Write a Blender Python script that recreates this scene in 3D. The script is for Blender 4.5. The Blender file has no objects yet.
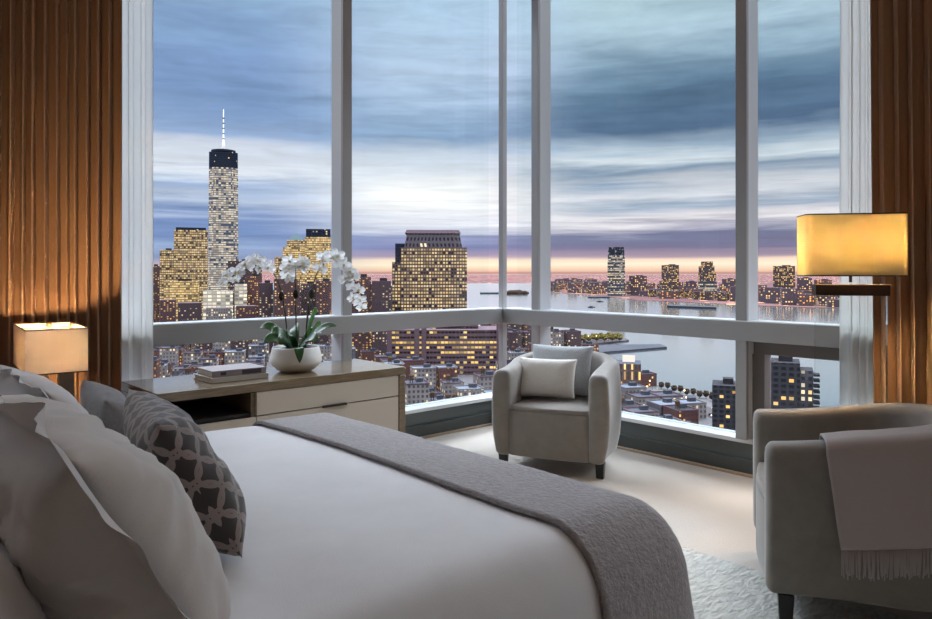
import bpy, math, random
from mathutils import Vector, Matrix, noise, Euler
random.seed(7)
OUT = 0.22             # dims all city colours to offset the boosted overhead sky
SC = bpy.context.scene
COL = SC.collection
PI = math.pi

# ------------------------------------------------------------------ camera frame of the room
FPX = 717.0            # focal length in pixels of a 932 px wide frame
HZ = 272.0             # row of the horizon
EYE = Vector((-4.39, -4.40, 1.30))
RT = Vector((math.cos(math.radians(-42)), math.sin(math.radians(-42)), 0))
FW = Vector((-RT.y, RT.x, 0))
ZG = 1.30 - 115.0      # street level, far below the room


def P(px, d, z):
    """world point at distance d along the view axis, in the direction of column px, at height z"""
    v = EYE + RT * ((px - 466) / FPX * d) + FW * d
    return Vector((v.x, v.y, z))


def G(px, py, z=ZG):
    return P(px, FPX * (EYE.z - z) / (py - HZ), z)


def lin(c):
    return tuple(((x / 255) / 12.92 if x / 255 <= 0.04045 else ((x / 255 + 0.055) / 1.055) ** 2.4) for x in c) + (1.0,)


# ------------------------------------------------------------------ object helpers
def tag(o, label=None, cat=None, group=None, kind=None):
    if label: o['label'] = label
    if cat: o['category'] = cat
    if group: o['group'] = group
    if kind: o['kind'] = kind
    return o


def empty(name, loc=(0, 0, 0), rz=0.0, label=None, cat=None, group=None, kind=None, parent=None):
    o = bpy.data.objects.new(name, None)
    COL.objects.link(o)
    o.location = loc
    o.rotation_euler = (0, 0, rz)
    o.empty_display_size = 0.1
    if parent: o.parent = parent
    return tag(o, label, cat, group, kind)


class MB:
    """collects polygons, then links them as ONE mesh object"""
    def __init__(s):
        s.v, s.f, s.m, s.uv = [], [], [], []

    def face(s, pts, mi=0, uv=None):
        b = len(s.v)
        s.v += [tuple(p) for p in pts]
        s.f.append(tuple(range(b, b + len(pts))))
        s.m.append(mi)
        s.uv.append(uv or [(0, 0)] * len(pts))

    def raw(s, vs, fs, mi=0):
        b = len(s.v)
        s.v += [tuple(p) for p in vs]
        for f in fs:
            s.f.append(tuple(b + i for i in f)); s.m.append(mi); s.uv.append([(0, 0)] * len(f))

    def box(s, c, size, rz=0.0, mi=0, top=None, tmi=None, bev=0.0):
        """box by centre and size; top = scale of the upper face; uv in metres on the sides"""
        x, y, z = size[0] / 2, size[1] / 2, size[2] / 2
        kx, ky = (top if isinstance(top, tuple) else (top, top)) if top is not None else (1, 1)
        co, si = math.cos(rz), math.sin(rz)
        def w(px, py, pz): return (c[0] + px * co - py * si, c[1] + px * si + py * co, c[2] + pz)
        lo = [(-x, -y), (x, -y), (x, y), (-x, y)]
        hi = [(a * kx, b * ky) for a, b in lo]
        A = [w(a, b, -z) for a, b in lo]; B = [w(a, b, z) for a, b in hi]
        u = 0
        for i in range(4):
            j = (i + 1) % 4
            L = size[0] if i % 2 == 0 else size[1]
            s.face([A[i], A[j], B[j], B[i]], mi, [(u, 0), (u + L, 0), (u + L, size[2]), (u, size[2])])
            u += L
        s.face(B, mi if tmi is None else tmi)
        s.face(A[::-1], mi if tmi is None else tmi)

    def prism(s, pts, z0, z1, mi=0, tmi=None):
        n = len(pts); u = 0
        for i in range(n):
            a, b = pts[i], pts[(i + 1) % n]
            L = math.hypot(b[0] - a[0], b[1] - a[1])
            s.face([(a[0], a[1], z0), (b[0], b[1], z0), (b[0], b[1], z1), (a[0], a[1], z1)], mi,
                   [(u, 0), (u + L, 0), (u + L, z1 - z0), (u, z1 - z0)])
            u += L
        s.face([(p[0], p[1], z1) for p in pts], mi if tmi is None else tmi)
        s.face([(p[0], p[1], z0) for p in pts][::-1], mi if tmi is None else tmi)

    def rings(s, rings, mi=0, closed=True, cap0=True, cap1=True):
        """skin between rings of equal length"""
        n = len(rings[0]); b = len(s.v)
        for r in rings: s.v += [tuple(p) for p in r]
        for k in range(len(rings) - 1):
            for i in range(n if closed else n - 1):
                j = (i + 1) % n
                s.f.append((b + k * n + i, b + k * n + j, b + (k + 1) * n + j, b + (k + 1) * n + i))
                s.m.append(mi); s.uv.append([(0, 0)] * 4)
        if cap0:
            s.f.append(tuple(b + i for i in range(n))[::-1]); s.m.append(mi); s.uv.append([(0, 0)] * n)
        if cap1:
            t = b + (len(rings) - 1) * n
            s.f.append(tuple(t + i for i in range(n))); s.m.append(mi); s.uv.append([(0, 0)] * n)

    def tube(s, pts, r, n=8, mi=0):
        pts = [Vector(p) for p in pts]
        rs = r if isinstance(r, (list, tuple)) else [r] * len(pts)
        rings = []
        for k, p in enumerate(pts):
            t = (pts[min(k + 1, len(pts) - 1)] - pts[max(k - 1, 0)]).normalized()
            a = t.cross(Vector((0.3, 0.9, 0.31)))
            if a.length < 1e-3: a = t.cross(Vector((1, 0, 0)))
            a.normalize(); b2 = t.cross(a)
            rings.append([p + (a * math.cos(q * 2 * PI / n) + b2 * math.sin(q * 2 * PI / n)) * rs[k] for q in range(n)])
        s.rings(rings, mi)

    def lathe(s, prof, n=40, mi=0, c=(0, 0, 0), cap0=True, cap1=True):
        rings = [[(c[0] + r * math.cos(q * 2 * PI / n), c[1] + r * math.sin(q * 2 * PI / n), c[2] + z) for q in range(n)] for r, z in prof]
        s.rings(rings, mi, True, cap0, cap1)

    def ball(s, c, r, nu=12, nv=8, mi=0, sq=(1, 1, 1)):
        rings = []
        for k in range(nv + 1):
            a = -PI / 2 + PI * k / nv
            rr = max(math.cos(a), 1e-3) * r
            rings.append([(c[0] + rr * math.cos(q * 2 * PI / nu) * sq[0], c[1] + rr * math.sin(q * 2 * PI / nu) * sq[1], c[2] + r * math.sin(a) * sq[2]) for q in range(nu)])
        s.rings(rings, mi)

    def build(s, name, mats, parent=None, smooth=False, bevel=0.0, seg=2, loc=None, sub=0, weld=False):
        me = bpy.data.meshes.new(name)
        me.from_pydata(s.v, [], s.f)
        for m in (mats if isinstance(mats, (list, tuple)) else [mats]): me.materials.append(m)
        me.polygons.foreach_set('material_index', s.m)
        uvl = me.uv_layers.new(name='UVMap')
        flat = [c for f in s.uv for p in f for c in p]
        uvl.data.foreach_set('uv', flat)
        if weld:
            import bmesh
            bm = bmesh.new(); bm.from_mesh(me)
            bmesh.ops.remove_doubles(bm, verts=bm.verts, dist=1e-5)
            bmesh.ops.recalc_face_normals(bm, faces=bm.faces)
            bm.to_mesh(me); bm.free()
        if smooth: me.polygons.foreach_set('use_smooth', [True] * len(me.polygons))
        me.update()
        o = bpy.data.objects.new(name, me)
        COL.objects.link(o)
        if parent: o.parent = parent
        if loc is not None: o.location = loc
        if bevel:
            b = o.modifiers.new('edge', 'BEVEL'); b.width = bevel; b.segments = seg; b.limit_method = 'ANGLE'; b.angle_limit = math.radians(40)
            if not smooth:
                me.polygons.foreach_set('use_smooth', [True] * len(me.polygons))
                b.harden_normals = True
        if sub:
            q = o.modifiers.new('sub', 'SUBSURF'); q.levels = sub; q.render_levels = sub
        return o


def rbox(name, c, size, mats, parent=None, bevel=0.004, rz=0.0, seg=2, top=None):
    m = MB(); m.box(c, size, rz, top=top)
    return m.build(name, mats, parent, weld=True, bevel=bevel, seg=seg)


def copy_tree(o, parent=None):
    c = o.copy(); COL.objects.link(c); c.parent = parent
    for ch in list(o.children): copy_tree(ch, c)
    return c


# ------------------------------------------------------------------ materials
class NT:
    def __init__(s, m):
        s.t = m.node_tree; s.n = s.t.nodes; s.l = s.t.links

    def add(s, kind, **kw):
        n = s.n.new(kind)
        for k, v in kw.items(): setattr(n, k, v)
        return n

    def put(s, sock, v):
        if hasattr(v, 'is_linked') or hasattr(v, 'links'): s.l.new(v, sock)
        else: sock.default_value = v

    def math(s, op, a, b=None, c=None, clamp=False):
        n = s.add('ShaderNodeMath', operation=op); n.use_clamp = clamp
        s.put(n.inputs[0], a)
        if b is not None: s.put(n.inputs[1], b)
        if c is not None: s.put(n.inputs[2], c)
        return n.outputs[0]

    def mix(s, f, a, b, blend='MIX'):
        n = s.add('ShaderNodeMix', data_type='RGBA', blend_type=blend)
        s.put(n.inputs[0], f); s.put(n.inputs[6], a); s.put(n.inputs[7], b)
        return n.outputs[2]

    def ramp(s, f, stops, interp='LINEAR'):
        n = s.add('ShaderNodeValToRGB'); cr = n.color_ramp; cr.interpolation = interp
        while len(cr.elements) > 1: cr.elements.remove(cr.elements[-1])
        cr.elements[0].position = stops[0][0]; cr.elements[0].color = stops[0][1]
        for p, c in stops[1:]:
            e = cr.elements.new(p); e.color = c
        s.put(n.inputs[0], f)
        return n.outputs[0]

    def noise(s, vec, scale, detail=3, rough=0.5, dist=0.0, dim='3D'):
        n = s.add('ShaderNodeTexNoise', noise_dimensions=dim)
        if vec is not None: s.put(n.inputs['Vector'], vec)
        n.inputs['Scale'].default_value = scale; n.inputs['Detail'].default_value = detail
        n.inputs['Roughness'].default_value = rough; n.inputs['Distortion'].default_value = dist
        return n.outputs[0]

    def comb(s, x, y, z=0.0):
        n = s.add('ShaderNodeCombineXYZ')
        s.put(n.inputs[0], x); s.put(n.inputs[1], y); s.put(n.inputs[2], z)
        return n.outputs[0]

    def mapr(s, v, a, b, c=0.0, d=1.0, smooth=False):
        n = s.add('ShaderNodeMapRange'); n.clamp = True
        if smooth: n.interpolation_type = 'SMOOTHSTEP'
        s.put(n.inputs[0], v)
        for i, q in enumerate((a, b, c, d)): n.inputs[i + 1].default_value = q
        return n.outputs[0]


def newmat(name):
    m = bpy.data.materials.new(name); m.use_nodes = True
    return m, NT(m), m.node_tree.nodes['Principled BSDF']


def dim(c, k): return tuple(v * k for v in lin(c)[:3]) + (1.0,)


def mat(name, c, rough=0.6, metal=0.0, c2=None, k=1.0, nscale=8.0, bump=0.0, bscale=60.0, sheen=0.0, spec=0.5, stretch=None, detail=4, coat=0.0):
    m, t, b = newmat(name)
    b.inputs['Base Color'].default_value = dim(c, k)
    b.inputs['Roughness'].default_value = rough; b.inputs['Metallic'].default_value = metal
    b.inputs['Specular IOR Level'].default_value = spec
    if sheen:
        b.inputs['Sheen Weight'].default_value = sheen; b.inputs['Sheen Roughness'].default_value = 0.4
    if coat: b.inputs['Coat Weight'].default_value = coat; b.inputs['Coat Roughness'].default_value = 0.15
    tc = t.add('ShaderNodeTexCoord').outputs['Object']
    if stretch:
        mp = t.add('ShaderNodeMapping'); mp.inputs['Scale'].default_value = stretch
        t.l.new(tc, mp.inputs[0]); tc = mp.outputs[0]
    if c2:
        f = t.mapr(t.noise(tc, nscale, detail, 0.6), 0.3, 0.7)
        t.l.new(t.mix(f, dim(c, k), dim(c2, k)), b.inputs['Base Color'])
    if bump:
        bp = t.add('ShaderNodeBump'); bp.inputs['Strength'].default_value = bump; bp.inputs['Distance'].default_value = 0.01
        t.l.new(t.noise(tc, bscale, 3, 0.6), bp.inputs['Height']); t.l.new(bp.outputs[0], b.inputs['Normal'])
    return m


def emis(name, c, s, k=1.0):
    m, t, b = newmat(name)
    b.inputs['Base Color'].default_value = dim(c, k)
    b.inputs['Emission Color'].default_value = lin(c); b.inputs['Emission Strength'].default_value = s
    return m


def facade(name, wall, glass, lit1, lit2, prob, strength, cw, ch, fw, fh, rough=0.5, band=0.0, wall2=None):
    """office / apartment front: a grid of windows in metres, some of them lit"""
    m, t, b = newmat(name)
    uv = t.add('ShaderNodeUVMap').outputs[0]
    sp = t.add('ShaderNodeSeparateXYZ'); t.l.new(uv, sp.inputs[0])
    x = t.math('DIVIDE', sp.outputs[0], cw); y = t.math('DIVIDE', sp.outputs[1], ch)
    ix, iy = t.math('FLOOR', x), t.math('FLOOR', y)
    fx, fy = t.math('FRACT', x), t.math('FRACT', y)
    rnd = t.math('MULTIPLY', t.add('ShaderNodeObjectInfo').outputs['Random'], 91.7)
    wn = t.add('ShaderNodeTexWhiteNoise', noise_dimensions='3D')
    t.l.new(t.comb(ix, iy, rnd), wn.inputs['Vector'])
    wn2 = t.add('ShaderNodeTexWhiteNoise', noise_dimensions='2D')
    t.l.new(t.comb(iy, rnd), wn2.inputs['Vector'])
    big = t.noise(t.comb(t.math('MULTIPLY', ix, 0.13), t.math('MULTIPLY', iy, 0.3), rnd), 1.0, 2, 0.5)
    p = t.math('ADD', prob, t.math('MULTIPLY', t.math('SUBTRACT', big, 0.5), 1.1))
    if band: p = t.math('ADD', p, t.math('MULTIPLY', t.math('SUBTRACT', wn2.outputs[0], 0.5), band))
    on = t.math('LESS_THAN', wn.outputs[0], p)
    mx = t.math('LESS_THAN', t.math('ABSOLUTE', t.math('SUBTRACT', fx, 0.5)), fw / 2)
    my = t.math('LESS_THAN', t.math('ABSOLUTE', t.math('SUBTRACT', fy, 0.5)), fh / 2)
    win = t.math('MULTIPLY', mx, my)
    sc = t.add('ShaderNodeSeparateColor'); t.l.new(wn.outputs[1], sc.inputs[0])
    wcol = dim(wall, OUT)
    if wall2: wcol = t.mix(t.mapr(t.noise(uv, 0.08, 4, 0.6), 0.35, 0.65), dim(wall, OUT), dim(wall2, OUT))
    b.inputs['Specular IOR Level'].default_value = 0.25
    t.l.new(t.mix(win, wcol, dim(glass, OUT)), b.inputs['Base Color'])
    t.l.new(t.mix(sc.outputs[1], lin(lit1), lin(lit2)), b.inputs['Emission Color'])
    st = t.math('MULTIPLY', t.math('MULTIPLY', win, on), t.math('MULTIPLY', t.math('ADD', 0.25, sc.outputs[2]), strength))
    t.l.new(st, b.inputs['Emission Strength'])
    t.l.new(t.math('SUBTRACT', rough, t.math('MULTIPLY', win, 0.25)), b.inputs['Roughness'])
    return m


# fabrics, woods, metals
M = {}
M['linen'] = mat('white_linen', (234, 232, 234), 0.85, c2=(226, 224, 226), nscale=5, bump=0.12, bscale=260, sheen=0.15)
M['linen_pillow'] = mat('white_cotton', (230, 226, 224), 0.85, bump=0.08, bscale=300, sheen=0.1)
M['grey_pillow'] = mat('grey_linen', (150, 147, 147), 0.9, c2=(132, 129, 130), nscale=90, bump=0.3, bscale=320, sheen=0.2)
M['runner'] = mat('grey_wool', (176, 170, 171), 0.9, c2=(152, 146, 147), nscale=60, bump=0.8, bscale=75, sheen=0.3)
M['throw'] = mat('taupe_wool', (178, 166, 162), 0.95, bump=0.25, bscale=380, sheen=0.35)
M['cush_grey'] = mat('woven_grey', (196, 199, 200), 0.9, c2=(160, 164, 168), nscale=170, bump=0.5, bscale=220)
M['cush_beige'] = mat('woven_beige', (232, 226, 218), 0.9, c2=(214, 207, 198), nscale=170, bump=0.3, bscale=250)
M['velvet'] = mat('taupe_velvet', (142, 134, 126), 0.8, c2=(130, 123, 115), nscale=14, bump=0.1, bscale=300, sheen=0.6)
M['darkleg'] = mat('black_lacquer', (18, 16, 15), 0.35)
M['wood'] = mat('weathered_oak', (132, 114, 88), 0.22, c2=(104, 88, 66), nscale=9, stretch=(1.0, 14.0, 14.0), bump=0.03, bscale=20, coat=0.6)
M['cream'] = mat('cream_lacquer', (196, 184, 168), 0.45)
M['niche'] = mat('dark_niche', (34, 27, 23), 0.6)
M['bronze'] = mat('dark_bronze', (52, 40, 30), 0.4, metal=0.6)
M['darkwood'] = mat('dark_walnut', (46, 33, 25), 0.45, c2=(34, 24, 18), nscale=10, stretch=(1, 12, 12))
M['alu_pale'] = mat('pale_aluminium', (222, 227, 232), 0.4)  # frame aluminium with sky light put into its colour
M['alu'] = mat('satin_aluminium', (168, 168, 168), 0.42, metal=0.25)
M['alu_dark'] = mat('dark_grey_frame', (112, 108, 106), 0.45, metal=0.3)
M['sill'] = mat('white_sill', (236, 238, 240), 0.3)
M['apron'] = mat('grey_green_apron', (98, 104, 102), 0.45)
M['apron_base'] = mat('dark_plinth', (74, 78, 76), 0.5)
M['plaster'] = mat('plaster', (128, 108, 92), 0.9, bump=0.05, bscale=120)
M['ceil'] = mat('white_ceiling', (206, 198, 190), 0.95)
M['tan'] = mat('tan_threshold', (170, 146, 124), 0.6)
M['glaze'] = mat('white_ceramic', (232, 229, 224), 0.3, coat=0.3)
M['soil'] = mat('bark_soil', (40, 30, 22), 0.95, bump=1.0, bscale=60)
M['leaf'] = mat('orchid_leaf', (44, 78, 40), 0.32, c2=(60, 98, 48), nscale=7)
M['leaf_bright'] = mat('young_leaf', (92, 142, 52), 0.4)
M['stem'] = mat('orchid_stem', (62, 66, 40), 0.6)
M['bud'] = mat('dark_bud', (46, 34, 26), 0.8)
M['petal'] = mat('white_petal', (248, 248, 248), 0.55, spec=0.3)
for _n, _c, _k in (('petal', (250, 250, 250), 0.5), ('leaf_bright', (120, 180, 60), 0.4)):
    _t = NT(M[_n]) if _n in M else None
    if _t is None: continue
    _tl = _t.add('ShaderNodeBsdfTranslucent'); _tl.inputs[0].default_value = lin(_c)
    _mx = _t.add('ShaderNodeMixShader'); _mx.inputs[0].default_value = _k
    _t.l.new(_t.n['Principled BSDF'].outputs[0], _mx.inputs[1]); _t.l.new(_tl.outputs[0], _mx.inputs[2])
    _t.l.new(_mx.outputs[0], _t.n['Material Output'].inputs[0])
M['lip'] = mat('pale_lip', (232, 224, 190), 0.5)
M['page'] = mat('book_pages', (226, 220, 208), 0.9)
M['book_mauve'] = mat('mauve_cover', (150, 138, 142), 0.5)
M['book_grey'] = mat('pale_cover', (192, 184, 172), 0.5)
M['book_dark'] = mat('dark_band', (70, 58, 66), 0.5)
M['brass'] = mat('old_brass', (120, 96, 60), 0.35, metal=0.9)
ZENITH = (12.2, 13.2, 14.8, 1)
CEIL_A, CEIL_B = 3.0, 3.0
LAMP_T, LAMP_F = 28.0, 70.0


def special_mats():
    # carpet
    m, t, b = newmat('beige_carpet'); M['carpet'] = m
    tc = t.add('ShaderNodeTexCoord').outputs['Object']
    f = t.noise(tc, 2.5, 5, 0.65)
    g = t.noise(tc, 220, 2, 0.6)
    c = t.mix(t.mapr(f, 0.3, 0.7), lin((214, 205, 195)), lin((202, 193, 183)))
    t.l.new(t.mix(t.mapr(g, 0.3, 0.7), c, lin((190, 180, 170))), b.inputs['Base Color'])
    b.inputs['Roughness'].default_value = 0.95; b.inputs['Sheen Weight'].default_value = 0.2
    bp = t.add('ShaderNodeBump'); bp.inputs['Strength'].default_value = 0.5; bp.inputs['Distance'].default_value = 0.01
    t.l.new(g, bp.inputs['Height']); t.l.new(bp.outputs[0], b.inputs['Normal'])
    # rug, carved pile
    m, t, b = newmat('carved_rug'); M['rug'] = m
    tc = t.add('ShaderNodeTexCoord').outputs['Object']
    mp = t.add('ShaderNodeMapping'); mp.inputs['Rotation'].default_value = (0, 0, math.radians(42)); mp.inputs['Scale'].default_value = (20, 46, 20)
    t.l.new(tc, mp.inputs[0])
    f = t.noise(mp.outputs[0], 1.0, 2, 0.5, 0.4)
    k = t.mapr(f, 0.38, 0.60)
    t.l.new(t.mix(k, lin((180, 179, 173)), lin((200, 200, 193))), b.inputs['Base Color'])
    b.inputs['Roughness'].default_value = 0.95
    bp = t.add('ShaderNodeBump'); bp.inputs['Strength'].default_value = 0.5; bp.inputs['Distance'].default_value = 0.012
    h = t.math('ADD', k, t.math('MULTIPLY', t.noise(tc, 180, 2), 0.3))
    t.l.new(h, bp.inputs['Height']); t.l.new(bp.outputs[0], b.inputs['Normal'])
    # cut velvet with interlaced rings, from two ring lattices in the plane of the pillow
    m, t, b = newmat('ring_velvet'); M['ringvelvet'] = m
    uv = t.add('ShaderNodeUVMap').outputs[0]
    sp = t.add('ShaderNodeSeparateXYZ'); t.l.new(uv, sp.inputs[0])
    def lattice(ox, oy, w):
        cw = 0.078
        x = t.math('SUBTRACT', t.math('FRACT', t.math('ADD', t.math('DIVIDE', sp.outputs[0], cw), ox)), 0.5)
        y = t.math('SUBTRACT', t.math('FRACT', t.math('ADD', t.math('DIVIDE', sp.outputs[1], cw), oy)), 0.5)
        r = t.math('SQRT', t.math('ADD', t.math('MULTIPLY', x, x), t.math('MULTIPLY', y, y)))
        return t.math('LESS_THAN', t.math('ABSOLUTE', t.math('SUBTRACT', r, 0.42)), w)
    k = t.math('MAXIMUM', lattice(0, 0, 0.06), lattice(0.5, 0.5, 0.06))
    k = t.math('MULTIPLY', k, t.mapr(t.noise(uv, 26, 3, 0.6), 0.15, 0.36))
    t.l.new(t.mix(k, lin((54, 47, 46)), lin((150, 136, 131))), b.inputs['Base Color'])
    b.inputs['Roughness'].default_value = 0.75; b.inputs['Sheen Weight'].default_value = 0.5
    bp = t.add('ShaderNodeBump'); bp.inputs['Strength'].default_value = 0.5; bp.inputs['Distance'].default_value = 0.01
    t.l.new(k, bp.inputs['Height']); t.l.new(bp.outputs[0], b.inputs['Normal'])
    # heavy drapery
    m, t, b = newmat('bronze_drape'); M['drape'] = m
    tc = t.add('ShaderNodeTexCoord').outputs['Object']
    mp = t.add('ShaderNodeMapping'); mp.inputs['Scale'].default_value = (300, 300, 40); t.l.new(tc, mp.inputs[0])
    f = t.noise(mp.outputs[0], 1, 2)
    t.l.new(t.mix(f, lin((134, 100, 72)), lin((158, 120, 88))), b.inputs['Base Color'])
    b.inputs['Roughness'].default_value = 0.75; b.inputs['Sheen Weight'].default_value = 0.15
    # sheer
    m, t, b = newmat('white_sheer'); M['sheer'] = m
    b.inputs['Base Color'].default_value = lin((238, 236, 230)); b.inputs['Roughness'].default_value = 0.9
    tl = t.add('ShaderNodeBsdfTranslucent'); tl.inputs[0].default_value = lin((240, 240, 238))
    tr = t.add('ShaderNodeBsdfTransparent')
    a = t.add('ShaderNodeMixShader'); a.inputs[0].default_value = 0.55
    t.l.new(b.outputs[0], a.inputs[1]); t.l.new(tl.outputs[0], a.inputs[2])
    c = t.add('ShaderNodeMixShader'); c.inputs[0].default_value = 0.10
    t.l.new(a.outputs[0], c.inputs[1]); t.l.new(tr.outputs[0], c.inputs[2])
    t.l.new(c.outputs[0], m.node_tree.nodes['Material Output'].inputs[0])
    # window glass / lamp glass
    for nm, tint, ior in (('window_glass', (0.97, 0.985, 0.985, 1), 1.2), ('lamp_glass', (0.95, 0.97, 0.965, 1), 1.3)):
        m, t, b = newmat(nm); M[nm] = m
        t.n.remove(b)
        tr = t.add('ShaderNodeBsdfTransparent'); tr.inputs[0].default_value = tint
        gl = t.add('ShaderNodeBsdfGlossy'); gl.inputs['Roughness'].default_value = 0.01
        fr = t.add('ShaderNodeFresnel'); fr.inputs[0].default_value = ior
        mx = t.add('ShaderNodeMixShader')
        t.l.new(fr.outputs[0], mx.inputs[0]); t.l.new(tr.outputs[0], mx.inputs[1]); t.l.new(gl.outputs[0], mx.inputs[2])
        t.l.new(mx.outputs[0], m.node_tree.nodes['Material Output'].inputs[0])
    # lamp shades
    for nm, c, k in (('shade_floor', (255, 216, 146), 0.036), ('shade_table', (255, 224, 196), 0.022), ('diffuser_cloth', (255, 250, 240), 0.95)):
        m, t, b = newmat(nm); M[nm] = m
        b.inputs['Base Color'].default_value = lin(c); b.inputs['Roughness'].default_value = 0.9
        tl = t.add('ShaderNodeBsdfTranslucent'); tl.inputs[0].default_value = lin(c)
        a = t.add('ShaderNodeMixShader'); a.inputs[0].default_value = k
        t.l.new(b.outputs[0], a.inputs[1]); t.l.new(tl.outputs[0], a.inputs[2])
        t.l.new(a.outputs[0], m.node_tree.nodes['Material Output'].inputs[0])


special_mats()
M['bulb'] = emis('warm_bulb', (255, 214, 150), 6.0)

# ================================================================== the room shell
# the corner of the two window walls is the origin; the room lies at x < 0, y < 0
XW, YB, ZC = -5.6, -6.6, 3.95
GY = 0.13               # glass plane, behind the inner wall face


def struct(o):
    o['kind'] = 'structure'; return o


def sbox(name, lo, hi, m, parent=None, bevel=0.0):
    c = [(a + b) / 2 for a, b in zip(lo, hi)]; s = [b - a for a, b in zip(lo, hi)]
    b = MB(); b.box(c, s)
    o = b.build(name, m, parent, weld=True, bevel=bevel)
    if parent is None: struct(o)
    return o


floor = sbox('floor', (XW, YB, -0.12), (0.22, 0.22, 0.0), M['carpet'])
sbox('ceiling', (XW, YB, ZC), (0.22, 0.22, ZC + 0.12), M['ceil'])
sbox('wall_headboard', (XW - 0.12, YB, 0.0), (XW, 0.22, ZC), M['plaster'])
sbox('wall_rear', (XW, YB - 0.12, 0.0), (0.22, YB, ZC), M['plaster'])
# low window walls with a plinth and a white sill on top
sbox('wall_left', (XW, 0.03, 0.0), (0.22, 0.22, 0.205), M['apron'])
sbox('wall_right', (0.03, YB, 0.0), (0.22, 0.03, 0.205), M['apron'])
sbox('baseboard_left', (XW, 0.0, 0.0), (0.0, 0.03, 0.10), M['apron_base'], bevel=0.003)
sbox('baseboard_right', (0.0, YB, 0.0), (0.03, 0.03, 0.10), M['apron_base'], bevel=0.003)
sbox('trim_1', (XW, -0.03, 0.0), (-0.03, 0.0, 0.016), M['tan'], bevel=0.003)
sbox('trim_2', (-0.03, YB, 0.0), (0.0, 0.0, 0.016), M['tan'], bevel=0.003)

# windows: frame members and panes
MZ0, MZ1 = 0.232, ZC
RZ0, RZ1 = 0.862, 0.985      # the rail


def make_window(name, axis):
    w = empty(name, kind='structure')
    def B(nm, s0, s1, d0, d1, z0, z1, m, bev=0.004):
        # s along the wall (negative from the corner), d depth (positive is outwards)
        if axis == 'x': lo, hi = (s0, d0, z0), (s1, d1, z1)
        else: lo, hi = (d0, s0, z0), (d1, s1, z1)
        return sbox(nm, lo, hi, m, w, bev)
    end = XW if axis == 'x' else YB
    c0 = -0.03 if axis == 'y' else 0.03
    B('sill', end, 0.0 if axis == 'y' else 0.126, 0.0, 0.126, 0.205, 0.232, M['sill'], 0.003)
    B('outer_sill', end, 0.128 if axis == 'y' else 0.22, 0.128, 0.22, 0.20, 0.225, M['apron'], 0.0)
    B('rail', end, -0.02, -0.038, 0.128, RZ0, RZ1, M['alu'])
    B('rail_cap', end, -0.02, -0.034, 0.128, RZ1, RZ1 + 0.006, M['sill'], 0.0)  # white strip painted in for light reflected along the rail top
    return w, B


win1, B1 = make_window('window_1', 'x')
win2, B2 = make_window('window_2', 'y')
ms1 = [-1.585, -3.27, -4.91]
ms2 = [-0.392, -2.168, -3.90]
for B, ms in ((B1, ms1), (B2, ms2)):
    for s in ms:
        B('mullion', s - 0.045, s + 0.030, -0.03, 0.0, 0.232, ZC, M['alu'])
        B('glazing_stop', s - 0.043, s + 0.028, 0.0, 0.128, 0.232, ZC, M['alu_pale'], 0.0)  # side of the mullion, painted paler where the sky lights it
    B('head', (XW if B is B1 else YB), 0.0, 0.02, 0.19, ZC - 0.06, ZC, M['alu'])
    edges = [0.0] + ms + [XW if B is B1 else YB]
    for a, b in zip(edges[:-1], edges[1:]):
        for z0, z1 in ((0.232, RZ0), (RZ1, ZC - 0.06)):
            B('pane', b + 0.05, a - 0.045, GY, GY + 0.004, z0, z1, M['window_glass'], 0.0)
B1('corner_post', -0.012, 0.040, -0.012, 0.040, 0.232, ZC, M['alu'])
# opening sash low in the right-hand bay
for z0, z1 in ((RZ0 - 0.085, RZ0), (0.232, 0.30)):
    B2('sash', -3.85, -2.22, 0.05, 0.15, z0, z1, M['alu_dark'])
for s0, s1 in ((-2.29, -2.21), (-3.86, -3.78)):
    B2('sash', s0, s1, 0.052, 0.148, 0.30, RZ0 - 0.085, M['alu_dark'])


# ------------------------------------------------------------------ curtains
def pleats(name, axis, s0, s1, depth, amp, pitch, m, z0=0.02, z1=ZC - 0.01, seed=1, thick=0.004, per=10, jit=0.35, flare=0.0):
    """hanging cloth with irregular folds between s0 and s1 along a wall"""
    rnd = random.Random(seed)
    xs = [s0]
    while xs[-1] < s1: xs.append(xs[-1] + pitch * (1 + rnd.uniform(-jit, jit)))
    k = (s1 - s0) / (xs[-1] - s0)
    xs = [s0 + (x - s0) * k for x in xs]
    am = [amp * rnd.uniform(0.6, 1.15) for _ in xs]
    zs = [z0 + (z1 - z0) * (i / 14) for i in range(15)]
    b = MB(); rows = []
    for z in zs:
        row = []
        h = (z - z0) / (z1 - z0)
        for i in range(len(xs) - 1):
            for q in range(per):
                a = q / per
                s = xs[i] + (xs[i + 1] - xs[i]) * a
                A = am[i] * (1 - a) + am[i + 1] * a
                w = noise.noise(Vector((s * 6, h * 2.2, seed))) * 0.010
                sh = math.sin(2 * PI * a)
                d = depth + A * sh + w * 2
                ss = s + 0.35 * A * math.sin(4 * PI * a) + w + flare * (1 - h) * (s - s0)
                row.append((ss, d, z) if axis == 'x' else (d, ss, z))
        rows.append(row)
    b.rings(rows, closed=False, cap0=False, cap1=False)
    o = b.build(name, m, smooth=True)
    if thick:
        md = o.modifiers.new('thick', 'SOLIDIFY'); md.thickness = thick; md.offset = 0
    return o


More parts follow.
